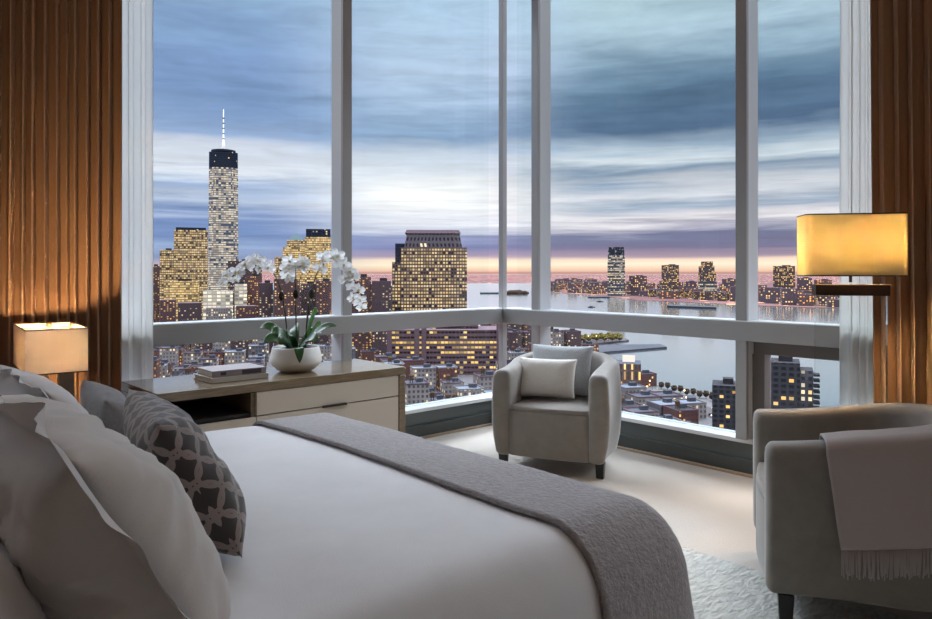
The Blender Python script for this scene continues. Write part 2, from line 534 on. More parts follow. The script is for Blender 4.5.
c = pleats('curtain', 'x', -4.7, -3.165, -0.24, 0.030, 0.052, M['drape'], seed=3, jit=0.3)
tag(c, 'brown pleated drape behind the small table lamp', 'curtain')
c = pleats('curtain', 'y', -4.6, -2.985, -0.22, 0.034, 0.068, M['drape'], seed=9, flare=-0.02)
tag(c, 'golden brown pleated drape behind the tall floor lamp', 'curtain')
c = pleats('sheer_curtain', 'x', -3.26, -2.95, -0.10, 0.020, 0.055, M['sheer'], seed=5, thick=0.0, z1=ZC - 0.02)
tag(c, 'white sheer curtain beside the brown drape at the left window', 'curtain')
c = pleats('sheer_curtain', 'y', -3.14, -2.785, -0.09, 0.026, 0.060, M['sheer'], seed=8, thick=0.0, z1=ZC - 0.02)
tag(c, 'white sheer curtain hanging behind the floor lamp at the right window', 'curtain')

# rug
b = MB(); b.box((-2.30, -2.9, 0.007), (1.84, 2.8, 0.012))
o = b.build('rug', M['rug'], weld=True, bevel=0.004)
tag(o, 'pale grey rug with carved dashes under the bed foot', 'rug')

# ================================================================== bed
BX, BYC, BW = -2.665, -2.49, 0.895      # foot edge, centre line, half width
BH = 0.655                            # top of the cloth
BXH = -4.72


def cloth(a, bb, off=0.0, r=0.13):
    """point of the bed cloth: a runs along the bed past the foot edge, bb across it past the sides"""
    def bend(e):
        # e: arc length past the flat part -> outward shift, drop
        if e <= 0: return 0.0, 0.0
        L = r * PI / 2
        if e < L:
            t = e / r
            return r * math.sin(t), r * (1 - math.cos(t))
        return r + (e - L) * 0.15, r + (e - L)
    fx, fy = BX - r, BW - r
    ex = max(0.0, a - fx); ey = max(0.0, abs(bb) - fy)
    # a rounded corner in plan
    e = math.hypot(ex, ey) if (ex > 0 and ey > 0) else max(ex, ey)
    out, drop = bend(e)
    sx = ex / e if e > 0 else 0; sy = ey / e if e > 0 else 0
    x = min(a, fx) + out * sx
    y = (min(abs(bb), fy) + out * sy) * (1 if bb >= 0 else -1)
    cr = 0.028 * (1 - (bb / (BW + 0.6)) ** 2) * min(1.0, max(0.0, (BX - a + 0.3) / 0.8))
    z = BH - drop + cr
    n = noise.noise(Vector((a * 2.6, bb * 2.4, 3.3))) * 0.007 + noise.noise(Vector((a * 7, bb * 6, 1.3))) * 0.0025
    return Vector((x + off * (sx * min(1, drop / r)), BYC + y + off * sy * min(1, drop / r) * (1 if bb >= 0 else -1), z + off * (1 - min(1, drop / r)) + n * (1 if drop < r else 0.3)))


bed = empty('bed', (-3.7, BYC, 0), label='king size bed under white duvet facing the corner windows', cat='bed')
def local(o, root):
    o.parent = root; o.location = -Vector(root.location); return o
local(rbox('mattress', ((BXH + BX) / 2 - 0.06, BYC, 0.45), (BX - BXH - 0.12 - 0.12, BW * 2 - 0.16, 0.28), M['linen'], bevel=0.05, seg=4), bed)
local(rbox('bed_base', ((BXH + BX) / 2 - 0.08, BYC, 0.18), (BX - BXH - 0.4, BW * 2 - 0.3, 0.24), M['darkwood'], bevel=0.01), bed)
for sx in (BXH + 0.2, BX - 0.45):
    for sy in (-0.6, 0.6):
        local(rbox('leg', (sx, BYC + sy, 0.037), (0.07, 0.07, 0.046), M['darkleg'], bevel=0.004), bed)


def sheet(name, a0, a1, b0, b1, na, nb, off, m, thick):
    rows = []
    for i in range(na + 1):
        a = a0 + (a1 - a0) * i / na
        rows.append([cloth(a, b0 + (b1 - b0) * j / nb, off) for j in range(nb + 1)])
    q = MB(); q.rings(rows, closed=False, cap0=False, cap1=False)
    o = q.build(name, m, smooth=True)
    md = o.modifiers.new('thick', 'SOLIDIFY'); md.thickness = thick; md.offset = 1
    return o


o = sheet('duvet', BXH + 0.05, BX + 0.36, -BW - 0.32, BW + 0.32, 96, 110, 0.016, M['linen'], 0.02)
tag(o, 'smooth white duvet spread over the bed', 'duvet')
o = sheet('bed_runner', -3.085, BX + 0.34, -BW - 0.36, BW + 0.30, 44, 130, 0.034, M['runner'], 0.012)
tag(o, 'grey quilted wool runner across the foot of the bed', 'bed runner')


# ------------------------------------------------------------------ pillows
def pillow(name, W, H, T, m, mw, seed=1, flange=0.0, wr=0.012, n=44, pinch=0.07, label='', cat='pillow', group=None, power=0.62, fl_wave=0.012, piping=None):
    """stuffed pillow; local x = width, local z = height, origin at the bottom middle"""
    verts, faces, uvs = [], [], []
    def pt(i, j, s):
        u, v = -1 + 2 * i / n, -1 + 2 * j / n
        k = max(0.0, (1 - u ** 4) * (1 - v ** 4)) ** power
        cx = 1 - pinch * (1 - v * v) ; cz = 1 - pinch * (1 - u * u)
        x = u * W / 2 * cx; z = H / 2 + v * H / 2 * cz
        w = 0.0
        if wr:
            p = Vector((u * 1.6 + seed * 3.1, v * 1.3, seed))
            edge = 1 - 0.75 * k
            w = (noise.noise(p * 1.5) * 0.9 + noise.noise(Vector((u * 1.2 + v * 2.6, (u - v) * 6.5, seed * 1.7))) * 0.8 * edge + abs(noise.noise(Vector((u * 7, v * 3.2, seed)))) * 0.45) * wr
        th = T / 2 * k + (w * (k ** 0.5) if k > 0 else 0)
        sag = (1 - 0.12 * v)
        return (x, s * max(th * sag, 0.0), z)
    q = MB()
    for s in (-1, 1):
        g = [[pt(i, j, s) for j in range(n + 1)] for i in range(n + 1)]
        U = [[0.0] * (n + 1) for _ in range(n + 1)]; V = [[0.0] * (n + 1) for _ in range(n + 1)]
        h_ = n // 2
        for a in range(n + 1):
            for k in range(h_, n):
                U[k + 1][a] = U[k][a] + math.dist(g[k][a], g[k + 1][a]); V[a][k + 1] = V[a][k] + math.dist(g[a][k], g[a][k + 1])
            for k in range(h_, 0, -1):
                U[k - 1][a] = U[k][a] - math.dist(g[k][a], g[k - 1][a]); V[a][k - 1] = V[a][k] - math.dist(g[a][k], g[a][k - 1])
        for i in range(n):
            for j in range(n):
                f = [(i, j), (i + 1, j), (i + 1, j + 1), (i, j + 1)]
                if s > 0: f = f[::-1]
                q.face([g[a][b] for a, b in f], 0, [(U[a][b] + 1.0, V[a][b] + 1.0) for a, b in f])
    if flange:
        rim = []
        for i in range(n): rim.append((i, 0))
        for j in range(n): rim.append((n, j))
        for i in range(n, 0, -1): rim.append((i, n))
        for j in range(n, 0, -1): rim.append((0, j))
        ring0, ring1, ring2 = [], [], []
        for c_, (i, j) in enumerate(rim):
            x, y, z = pt(i, j, 1)
            u, v = -1 + 2 * i / n, -1 + 2 * j / n
            a = max(abs(u), abs(v))
            du = u if abs(u) > 0.999 else u * 0.25 * abs(u) ** 6
            dv = v if abs(v) > 0.999 else v * 0.25 * abs(v) ** 6
            ww = noise.noise(Vector((x * 9, z * 9, seed + 4.4))) * fl_wave
            ww2 = noise.noise(Vector((x * 17, z * 17, seed + 9.4))) * fl_wave
            ring0.append((x, 0, z)); ring1.append((x + du * flange * 0.5, ww, z + dv * flange * 0.5))
            ring2.append((x + du * flange, ww * 2.0 + ww2, z + dv * flange))
        for A, B_ in ((ring0, ring1), (ring1, ring2)):
            for c_ in range(len(A)):
                d_ = (c_ + 1) % len(A)
                q.face([A[c_], A[d_], B_[d_], B_[c_]], 0, [(p[0], p[2]) for p in (A[c_], A[d_], B_[d_], B_[c_])])
    o = q.build(name, m, smooth=True, weld=True)
    o.matrix_world = mw
    tag(o, label, cat, group)
    if piping: pass
    return o


def bedmw(x, y, z, tilt, yaw=0.0, roll=0.0):
    """pillow on the bed: width along world y, leaning back towards the head (tilt from horizontal)"""
    t = math.radians(tilt)
    ez = Vector((-math.cos(t), 0, math.sin(t))); ex = Vector((0, 1, 0)); ey = ez.cross(ex)
    R = Matrix((ex, ey, ez)).transposed()
    R = Matrix.Rotation(math.radians(yaw), 3, 'Z') @ R @ Matrix.Rotation(math.radians(roll), 3, 'Y')
    return Matrix.Translation((x, y, z)) @ R.to_4x4()


PZ = BH + 0.058
pillow('pillow', 0.72, 0.40, 0.22, M['linen_pillow'], bedmw(-3.955, -3.04, PZ, 60, 0), seed=2, flange=0.06, wr=0.042, fl_wave=0.020, label='big white pillow with a ruffled flange, nearest on the bed')
pillow('pillow', 0.74, 0.43, 0.17, M['linen_pillow'], bedmw(-4.185, -3.07, PZ, 59, 0), seed=5, wr=0.014, label='white pillow tucked behind the ruffled one at the lower left')
pillow('pillow', 0.74, 0.37, 0.15, M['linen_pillow'], bedmw(-3.845, -2.25, PZ, 61, 0), seed=7, flange=0.02, wr=0.018, label='white pillow leaning by the table lamp behind the grey one')
pillow('pillow', 0.45, 0.29, 0.12, M['grey_pillow'], bedmw(-3.665, -2.17, PZ, 60, -7), seed=11, wr=0.012, label='plain grey linen pillow below the table lamp')
pillow('pillow', 0.50, 0.335, 0.15, M['ringvelvet'], bedmw(-3.70, -2.755, PZ, 61, -11), seed=13, wr=0.014, label='dark velvet pillow with a pattern of interlaced rings')

# ------------------------------------------------------------------ nightstand and table lamp
ns = empty('nightstand', (-3.70, -0.80, 0), label='dark nightstand behind the pillows carrying the table lamp', cat='nightstand')
rbox('top', (0, 0, 0.56), (0.48, 0.46, 0.03), M['darkwood'], ns)
rbox('body', (0, 0, 0.30), (0.44, 0.42, 0.49), M['darkwood'], ns)
rbox('plinth', (0, 0, 0.027), (0.40, 0.38, 0.055), M['darkleg'], ns)

tl = empty('table_lamp', (-3.615, -0.70, 0.576), math.radians(-5), label='small table lamp with a square cream shade, lit', cat='lamp')
rbox('base', (0.03, -0.03, 0.011), (0.16, 0.2, 0.020), M['darkleg'], tl)
rbox('stem', (0.06, -0.06, 0.16), (0.060, 0.05, 0.28), M['darkleg'], tl, bevel=0.003)
HX, HS, SZ0, SZ1 = 0.118, 0.25, 0.290, 0.478
b = MB()
lo = [(-HX, -HS), (HX, -HS), (HX, HS), (-HX, HS)]
for i in range(4):
    p, q = lo[i], lo[(i + 1) % 4]
    b.face([(p[0], p[1], SZ0), (q[0], q[1], SZ0), (q[0], q[1], SZ1), (p[0], p[1], SZ1)])
sh = b.build('lamp_shade', M['shade_table'], tl, weld=True)
for z in (SZ0, SZ1):
    b = MB()
    for i in range(4):
        p, q = lo[i], lo[(i + 1) % 4]
        b.tube([(p[0], p[1], z), (q[0], q[1], z)], 0.0028, 6)
    b.build('shade_rim', M['bronze'], sh)
b = MB(); b.tube([(-HX, 0, SZ1 - 0.006), (0, 0, SZ1 - 0.006), (HX, 0, SZ1 - 0.006)], 0.002, 6); b.tube([(0, -HS, SZ1 - 0.006), (0, HS, SZ1 - 0.006)], 0.002, 6)
b.build('spider', M['brass'], tl)
b = MB(); b.lathe([(0.004, -0.01), (0.012, 0), (0.012, 0.012), (0.004, 0.018)], 14, c=(0, 0, SZ1 + 0.002)); b.build('finial', M['brass'], tl, smooth=True)
b = MB(); b.ball((0, -0.10, SZ0 + 0.075), 0.024); b.build('bulb', M['bulb'], tl, smooth=True)


def lamp_light(name, loc, energy, col, size=0.03):
    l = bpy.data.lights.new(name, 'POINT'); l.energy = energy; l.color = col; l.shadow_soft_size = size
    o = bpy.data.objects.new(name, l); COL.objects.link(o); o.location = loc
    return o
TLW = Vector((-3.62, -0.80, 0.576 + SZ0 + 0.125))

# ------------------------------------------------------------------ floor lamp with glass body
fl = empty('floor_lamp', (-0.640, -3.050, 0), math.radians(-53), label='tall floor lamp with a wide yellow shade on a clear glass body', cat='lamp')
rbox('base', (0, 0, 0.02), (0.36, 0.20, 0.04), M['darkwood'], fl)
rbox('glass_panel', (0, 0, 0.6115), (0.325, 0.020, 1.143), M['lamp_glass'], fl, bevel=0.0)
rbox('crossbar', (0, 0, 1.212), (0.335, 0.075, 0.055), M['darkwood'], fl)
b = MB(); b.tube([(0, 0, 1.25), (0, 0, 1.40)], 0.007, 10); b.build('stem', M['bronze'], fl, smooth=True)
FW_, FD_, FZ0, FZ1 = 0.228, 0.10, 1.282, 1.578
pts = []
for cx, cy, a0 in ((1, -1, -90), (1, 1, 0), (-1, 1, 90), (-1, -1, 180)):
    for k in range(7):
        a = math.radians(a0 + 15 * k)
        pts.append((cx * (FW_ - 0.035) + 0.035 * math.cos(a), cy * (FD_ - 0.035) + 0.035 * math.sin(a)))
b = MB(); b.rings([[(x, y, FZ0) for x, y in pts], [(x, y, FZ1) for x, y in pts]], cap0=False, cap1=False)
sh = b.build('lamp_shade', M['shade_floor'], fl, smooth=True)
for z in (FZ0, FZ1):
    b = MB(); b.tube([(x, y, z) for x, y in pts + pts[:1]], 0.003, 6); b.build('shade_rim', M['bronze'], sh)
b = MB(); b.face([(x * 0.985, y * 0.97, FZ1 - 0.012) for x, y in pts]); b.build('diffuser', M['diffuser_cloth'], fl)  # sheet added to soften the lamp's light on the drape
b = MB(); b.tube([(-0.15, 0, 1.40), (0.15, 0, 1.40)], 0.005, 8); b.build('bulb_arm', M['bronze'], fl)
flm = Matrix.Translation(fl.location) @ Matrix.Rotation(math.radians(-53), 4, 'Z')
for s in (-0.15, 0.15):
    b = MB(); b.ball((s, 0, 1.435), 0.026); b.build('bulb', M['bulb'], fl, smooth=True)

# ------------------------------------------------------------------ console cabinet
cb = empty('console', (-2.397, -0.485, 0), label='long oak console with cream drawers under the left window', cat='console')
X0, X1, Y0, Y1, ZT = -0.765, 0.765, -0.278, 0.278, 0.70
rbox('top', (0, 0, ZT - 0.024), (X1 - X0, Y1 - Y0, 0.048), M['wood'], cb, bevel=0.003)
for x in (X0 + 0.024, X1 - 0.024):
    rbox('side_panel', (x, 0, (ZT - 0.048) / 2), (0.048, Y1 - Y0, ZT - 0.05), M['wood'], cb, bevel=0.003)
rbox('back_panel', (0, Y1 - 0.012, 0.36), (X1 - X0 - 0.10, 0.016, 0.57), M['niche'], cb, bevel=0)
rbox('bottom_panel', (0, -0.01, 0.062), (X1 - X0 - 0.10, 0.48, 0.022), M['wood'], cb, bevel=0)
DX = -0.238
rbox('divider', (DX, -0.005, 0.36), (0.05, 0.50, 0.57), M['wood'], cb, bevel=0.002)
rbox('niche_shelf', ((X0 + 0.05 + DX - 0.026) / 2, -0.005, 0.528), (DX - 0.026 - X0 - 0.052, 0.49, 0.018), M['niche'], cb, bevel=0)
yf = Y0 + 0.014
def front(name, x0, x1, z0, z1):
    return rbox(name, ((x0 + x1) / 2, yf, (z0 + z1) / 2), (x1 - x0, 0.02, z1 - z0), M['cream'], cb, bevel=0.002)
xl0, xl1, xr0, xr1 = X0 + 0.052, DX - 0.004, DX + 0.0, X1 - 0.052
front('door', xl0, xl1, 0.08, 0.515)
front('drawer', xr0, xr1, 0.522, 0.648)
front('drawer', xr0, xr1, 0.275, 0.516)
front('drawer', xr0, xr1, 0.08, 0.269)
d = [c_ for c_ in cb.children if c_.name.startswith('drawer')][0]
rbox('handle', (0.245, Y0 - 0.004, 0.520), (0.16, 0.018, 0.012), M['bronze'], d, bevel=0.002)
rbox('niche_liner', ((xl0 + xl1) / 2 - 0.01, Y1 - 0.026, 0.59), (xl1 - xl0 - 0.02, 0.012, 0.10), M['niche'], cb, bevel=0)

# books
def book(cx, cy, z, w, d_, h, rz, m, label, band=None):
    bk = empty('book', (cx, cy, z), rz, label=label, cat='book', group='books on the console')
    rbox('pages', (0.002, 0, h / 2), (w - 0.012, d_ - 0.008, h - 0.008), M['page'], bk, bevel=0)
    for zz in (0.002, h - 0.002):
        rbox('cover', (0, 0, zz), (w, d_, 0.004), m, bk, bevel=0.0008)
    sp = rbox('spine', (0, -d_ / 2 + 0.002, h / 2), (w, 0.005, h), m, bk, bevel=0.001)
    if band:
        rbox('spine_band', (w * 0.22, -d_ / 2 - 0.0008, h / 2), (w * 0.36, 0.001, h * 0.72), band, sp, bevel=0)
        rbox('spine_band', (-w * 0.30, -d_ / 2 - 0.0008, h / 2), (w * 0.1, 0.001, h * 0.5), band, sp, bevel=0)
    return bk
book(-2.665, -0.50, 0.701, 0.33, 0.25, 0.026, math.radians(1), M['book_grey'], 'pale coffee table book, lower of the two on the console')
book(-2.66, -0.495, 0.7285, 0.31, 0.235, 0.034, math.radians(-2), M['book_mauve'], 'mauve coffee table book lying on the pale one', M['book_dark'])

# ------------------------------------------------------------------ orchid in a white bowl
oc = empty('potted_orchid', (-2.245, -0.475, 0.701), label='white orchid with three arching sprays in a white bowl', cat='plant')
b = MB()
b.lathe([(0.02, 0.002), (0.092, 0.002), (0.112, 0.010), (0.148, 0.045), (0.156, 0.062), (0.150, 0.10), (0.140, 0.142), (0.137, 0.148), (0.132, 0.146), (0.138, 0.10), (0.13, 0.06), (0.05, 0.03)], 48)
b.build('bowl', M['glaze'], oc, smooth=True)
b = MB(); b.lathe([(0.133, 0.118), (0.128, 0.128), (0.08, 0.138), (0.002, 0.142)], 32); b.build('soil', M['soil'], oc, smooth=True)


def leafmesh(base, az, L, W, rise, droop, m, name='leaf', roll=0.0):
    """strap leaf: rises, then droops"""
    n = 12; L_, R_, C_ = [], [], []
    dx, dy = math.cos(az), math.sin(az)
    for k in range(n + 1):
        t = k / n
        r = L * t * (1 - 0.15 * t)
        z = rise * math.sin(t * PI * 0.62) - droop * t * t
        w = W * (math.sin(PI * min(1, 0.12 + 0.88 * t)) ** 0.6) * (1 if t < 0.98 else 0.25)
        c = Vector(base) + Vector((dx * r, dy * r, z))
        s = (Vector((-dy, dx, 0)) * math.cos(roll) + Vector((0, 0, 1)) * math.sin(roll)) * w
        C_.append(c - Vector((0, 0, 0.010 * math.sin(PI * t)))); L_.append(c + s); R_.append(c - s)
    q = MB(); q.rings([[a, c, d_] for a, c, d_ in zip(L_, C_, R_)], closed=False, cap0=False, cap1=False)
    o = q.build(name, m, oc, smooth=True)
    md = o.modifiers.new('t', 'SOLIDIFY'); md.thickness = 0.003
    md = o.modifiers.new('s', 'SUBSURF'); md.levels = 1; md.render_levels = 1
    return o
A0 = math.radians(-42)    # the direction that runs to the right across the view
for az, L, W, ri, dr, mm in ((185, 0.20, 0.032, 0.13, 0.02, 'leaf'), (160, 0.17, 0.034, 0.10, 0.05, 'leaf'), (215, 0.19, 0.036, 0.09, 0.06, 'leaf'), (250, 0.16, 0.036, 0.08, 0.05, 'leaf'),
                             (270, 0.15, 0.034, 0.10, 0.02, 'leaf'), (325, 0.18, 0.034, 0.09, 0.05, 'leaf'), (5, 0.23, 0.024, 0.12, 0.0, 'leaf'), (40, 0.17, 0.032, 0.10, 0.03, 'leaf'),
                             (110, 0.16, 0.034, 0.12, 0.03, 'leaf'), (200, 0.14, 0.034, 0.12, 0.05, 'leaf')):
    a = A0 + math.radians(az)
    leafmesh((0.02 * math.cos(a), 0.02 * math.sin(a), 0.135), a, L * 1.15, W * 1.25, ri * 1.2, dr, M[mm], roll=0.75 if math.cos(math.radians(az)) > 0 else -0.75)
a = A0 + math.radians(290)
leafmesh((0.125 * math.cos(a), 0.125 * math.sin(a), 0.150), a, 0.075, 0.030, 0.03, 0.11, M['leaf'])
for az, L, ri in ((20, 0.10, 0.22), (350, 0.13, 0.14)):
    a = A0 + math.radians(az)
    leafmesh((0.05 * math.cos(A0), 0.05 * math.sin(A0), 0.135), a, L, 0.034, ri, -0.02, M['leaf_bright'], roll=0.9)


def rv(u, v, z): return Vector((math.cos(A0) * u - math.sin(A0) * v, math.sin(A0) * u + math.cos(A0) * v, z))
def bez(p, n=16):
    p = [Vector(q) for q in p]; out = []
    for k in range(n + 1):
        t = k / n
        a = [p[i].lerp(p[i + 1], t) for i in range(3)]; c = [a[i].lerp(a[i + 1], t) for i in range(2)]
        out.append(c[0].lerp(c[1], t))
    return out


def flower(p, nrm, s, rnd):
    q = MB()
    nrm = nrm.normalized()
    up = Vector((0, 0, 1)); ax = up.cross(nrm).normalized(); ay = nrm.cross(ax)
    tw = rnd.uniform(-0.4, 0.4)
    for k, (ang, L, W) in enumerate(((90, 1.0, 0.36), (210, 0.98, 0.34), (330, 0.98, 0.34), (10, 1.05, 0.62), (170, 1.05, 0.62))):
        a = math.radians(ang) + tw
        d = ax * math.cos(a) + ay * math.sin(a); sd = nrm.cross(d)
        rows = []
        for i in range(6):
            t = i / 5
            w = W * s * math.sin(PI * (0.10 + 0.84 * t)) ** 0.7
            c = p + d * (L * s * t) + nrm * (s * (0.10 * math.sin(t * PI) + (0.02 if k < 3 else 0.06)))
            rows.append([c + sd * w * 0.7 * x - nrm * s * 0.12 * x * x for x in (-1, -0.5, 0, 0.5, 1)])
        q.rings(rows, closed=False, cap0=False, cap1=False)
    f = q.build('flower', M['petal'], oc, smooth=True)
    lp = MB(); lp.ball(p + nrm * s * 0.18 - ay * s * 0.12, s * 0.19, 8, 6, sq=(1, 1, 1.2)); lp.build('lip', M['lip'], f, smooth=True)


rnd = random.Random(4)
sprays = [
    ([rv(-0.05, 0, 0.13), rv(-0.07, 0.02, 0.72), rv(-0.24, 0.02, 0.75), rv(-0.43, 0.0, 0.53)], 0.50, 12, (-0.25, -1, 0.25)),
    ([rv(0.0, 0.02, 0.13), rv(-0.01, 0.02, 0.45), rv(0.0, 0.0, 0.86), rv(0.03, -0.13, 0.58)], 0.50, 13, (0, -1, 0.25)),
    ([rv(0.06, 0.0, 0.13), rv(0.06, 0.0, 0.72), rv(0.27, 0.0, 0.88), rv(0.39, 0.0, 0.40)], 0.46, 17, (0.15, -1, 0.2)),
]
for cps, t0, nf, nn in sprays:
    pts = bez(cps, 24)
    b = MB(); b.tube(pts, [0.0045 - 0.002 * k / 24 for k in range(25)], 7); b.build('stem', M['stem'], oc, smooth=True)
    for i in range(nf):
        cum = [0.0]
        for q0, q1 in zip(pts[:-1], pts[1:]): cum.append(cum[-1] + (q1 - q0).length)
        kk = int(t0 * 24); tgt = cum[kk] + (cum[-1] - cum[kk]) * i / (nf - 1)
        k = min(range(25), key=lambda z_: abs(cum[z_] - tgt)); p = pts[k]
        s_ = 0.046 * (1.05 - 0.35 * max(0, (i / (nf - 1)) - 0.55) / 0.45)
        u = (i % 2 - 0.5) * 0.06
        sp_ = 1.4 if nn[0] == 0 else 0.7
        p2 = p + rv(u * sp_ + rnd.uniform(-0.012, 0.012), -0.02 + rnd.uniform(-0.03, 0.01), rnd.uniform(-0.030, 0.022))
        n_ = rv(nn[0] + rnd.uniform(-0.5, 0.5), nn[1], nn[2] + rnd.uniform(-0.35, 0.25)); n_.z = nn[2] + rnd.uniform(-0.4, 0.25)
        flower(p2, n_, s_, rnd)
    for j in (0,):
        pk = min(pts[4:18], key=lambda q_: abs(q_.z - 0.47))
        bb_ = MB(); bb_.ball(pk - Vector((0, 0, 0.02)), 0.020, 10, 8, sq=(0.9, 0.9, 1.5)); bb_.build('bud', M['bud'], oc, smooth=True)
b = MB(); b.tube(bez([rv(0.05, 0.02, 0.13), rv(0.06, 0.02, 0.3), rv(0.07, 0.02, 0.40), rv(0.14, 0.0, 0.52)], 14), 0.003, 6); b.build('stem', M['stem'], oc, smooth=True)


# ================================================================== tub armchairs
def armchair(loc, rz, label, W=0.78, D=0.76, arm=0.655):
    """upholstered tub chair; local -y is the front"""
    root = empty('armchair', loc, rz, label=label, cat='armchair', group='tub armchairs')
    th, r = 0.115, 0.25
    hw = W / 2 - th / 2; yb = D / 2 - th / 2; y0 = -D / 2 + 0.03
    # centre line of arms and back, as a U
    path = []
    n = 10
    for k in range(n): path.append((-hw + 0.012 * math.sin(PI * k / n), y0 + (yb - r - y0) * k / n, -1, 0))
    for k in range(13):
        a = math.radians(180 - 90 * k / 12); path.append((-hw + r + r * math.cos(a), yb - r + r * math.sin(a), math.cos(a), math.sin(a)))
    for k in range(1, 6): path.append((-hw + r + (2 * hw - 2 * r) * k / 6, yb, 0, 1))
    for k in range(13):
        a = math.radians(90 - 90 * k / 12); path.append((hw - r + r * math.cos(a), yb - r + r * math.sin(a), math.cos(a), math.sin(a)))
    for k in range(1, n + 1): path.append((hw - 0.012 * math.sin(PI * k / n), yb - r + (y0 - yb + r) * k / n, 1, 0))
    z0 = 0.095

    def top(y): return arm + 0.085 * max(0, min(1, (y - y0) / (yb - y0))) ** 1.3

    def section(px, py, nx, ny, ins=0.0, shift=0.0):
        zt = top(py) - ins; zb = z0 + ins; h = th / 2 - ins; rr = min(0.045, h)
        out = []
        for cx, cz, a0 in ((1, -1, -90), (1, 1, 0), (-1, 1, 90), (-1, -1, 180)):
            rz_ = rr if cz > 0 else rr * 0.5
            for k in range(6):
                a = math.radians(a0 + 18 * k)
                o_ = cx * (h - rr) + rr * math.cos(a)
                z_ = (zt - rz_ if cz > 0 else zb + rz_) + rz_ * math.sin(a)
                out.append((o_, z_))
            if cx == 1 and cz == -1:
                for f in (0.2, 0.4, 0.6, 0.8): out.append((h, zb + (zt - zb) * f))
            if cx == -1 and cz == 1:
                for f in (0.8, 0.6, 0.4, 0.2): out.append((-h, zb + (zt - zb) * f))
        res = []
        for o_, z_ in out:
            f = (z_ - z0) / (0.7 - z0)
            bulge = 0.018 * math.sin(PI * min(1, max(0, f))) if o_ > 0 else 0.0
            tuck = -0.02 * (1 - min(1, f / 0.35)) ** 2 * max(0.0, o_) / (th / 2) if f < 0.35 else 0.0
            o2 = o_ + bulge + (tuck if o_ > 0 else 0)
            res.append((px + nx * o2, py + ny * o2 + shift, z_))
        return res
    rings = []
    er = 0.04
    for k in range(5):
        a = PI / 2 * k / 4
        rings.append(section(path[0][0], path[0][1], -1, 0, er * (1 - math.sin(a)) * 0.9, -er * math.cos(a) * 0.75))
    for p in path[1:-1]: rings.append(section(*p))
    for k in range(4, -1, -1):
        a = PI / 2 * k / 4
        rings.append(section(path[-1][0], path[-1][1], 1, 0, er * (1 - math.sin(a)) * 0.9, -er * math.cos(a) * 0.75))
    b = MB(); b.rings(rings)
    b.build('body', M['velvet'], root, smooth=True, weld=True)
    sw = W - 2 * th
    # front apron slightly bowed, with the seat cushion on top of it
    def slab(name, z0_, z1_, yf, yb_, rad, crown):
        bm = MB(); rows = []
        nx = 16
        outline = []
        for k in range(nx + 1):
            u = -1 + 2 * k / nx
            outline.append((u * (sw / 2 + 0.004), yf - 0.022 * (1 - u * u)))
        outline += [(sw / 2 + 0.004, yb_), (-sw / 2 - 0.004, yb_)]
        cx, cy = 0, (yf + yb_) / 2
        def ring(z, ins):
            return [(x * (1 - ins / (sw / 2)), cy + (y - cy) * (1 - ins / ((yb_ - yf) / 2)), z) for x, y in outline]
        rs = [ring(z0_, rad), ring(z0_ + rad * 0.3, rad * 0.3), ring(z0_ + rad, 0)]
        rs += [ring(z1_ - rad, 0), ring(z1_ - rad * 0.3, rad * 0.3), ring(z1_, rad), ring(z1_ + crown, 0.09), ring(z1_ + crown * 1.3, 0.2)]
        bm.rings(rs)
        return bm.build(name, M['velvet'], root, smooth=True)
    slab('front_panel', 0.10, 0.398, y0 - 0.015, yb - 0.09, 0.010, 0.0)
    slab('seat_cushion', 0.396, 0.425, y0 - 0.012, yb - 0.085, 0.010, 0.012)
    for sx in (-1, 1):
        for sy in (-1, 1):
            b = MB(); b.box((sx * (W / 2 - (0.05 if sy < 0 else 0.17)), sy * (D / 2 - 0.07), 0.05), (0.045, 0.045, 0.10), top=1.25)
            b.build('leg', M['darkleg'], root, weld=True, bevel=0.003)
    return root


A1 = math.radians(-65.5)
chair1 = armchair((-0.625, -1.20, 0), A1, 'taupe velvet tub armchair with two cushions in the window corner', 0.75, 0.68)
A2 = math.radians(-150.4)
chair2 = armchair((-1.285, -3.32, 0.0145), A2, 'taupe velvet tub armchair with a fringed throw over its arm', arm=0.652)


def chairmw(ch, ang, x, y, z, lean, yaw=0):
    """cushion in a chair: width along the seat, leaning on the back"""
    return Matrix.Translation(ch.location) @ Matrix.Rotation(ang, 4, 'Z') @ Matrix.Translation((x, y, z)) @ Matrix.Rotation(math.radians(yaw), 4, 'Z') @ Matrix.Rotation(math.radians(-lean), 4, 'X')


pillow('cushion', 0.44, 0.35, 0.14, M['cush_grey'], chairmw(chair1, A1, -0.035, 0.035, 0.452, 17, 0), seed=21, wr=0.006, pinch=0.05, label='woven grey cushion at the back of the corner armchair')
pillow('cushion', 0.40, 0.27, 0.12, M['cush_beige'], chairmw(chair1, A1, -0.085, -0.115, 0.454, 19, 4), seed=23, wr=0.005, pinch=0.05, label='small beige lumbar cushion in front of the grey one on the armchair')

# throw over the near arm of the second chair (local +x or -x is the arm nearest the eye)
tinv = (Matrix.Translation(chair2.location) @ Matrix.Rotation(A2, 4, 'Z')).inverted() @ EYE
SXN = 1 if tinv.x > 0 else -1


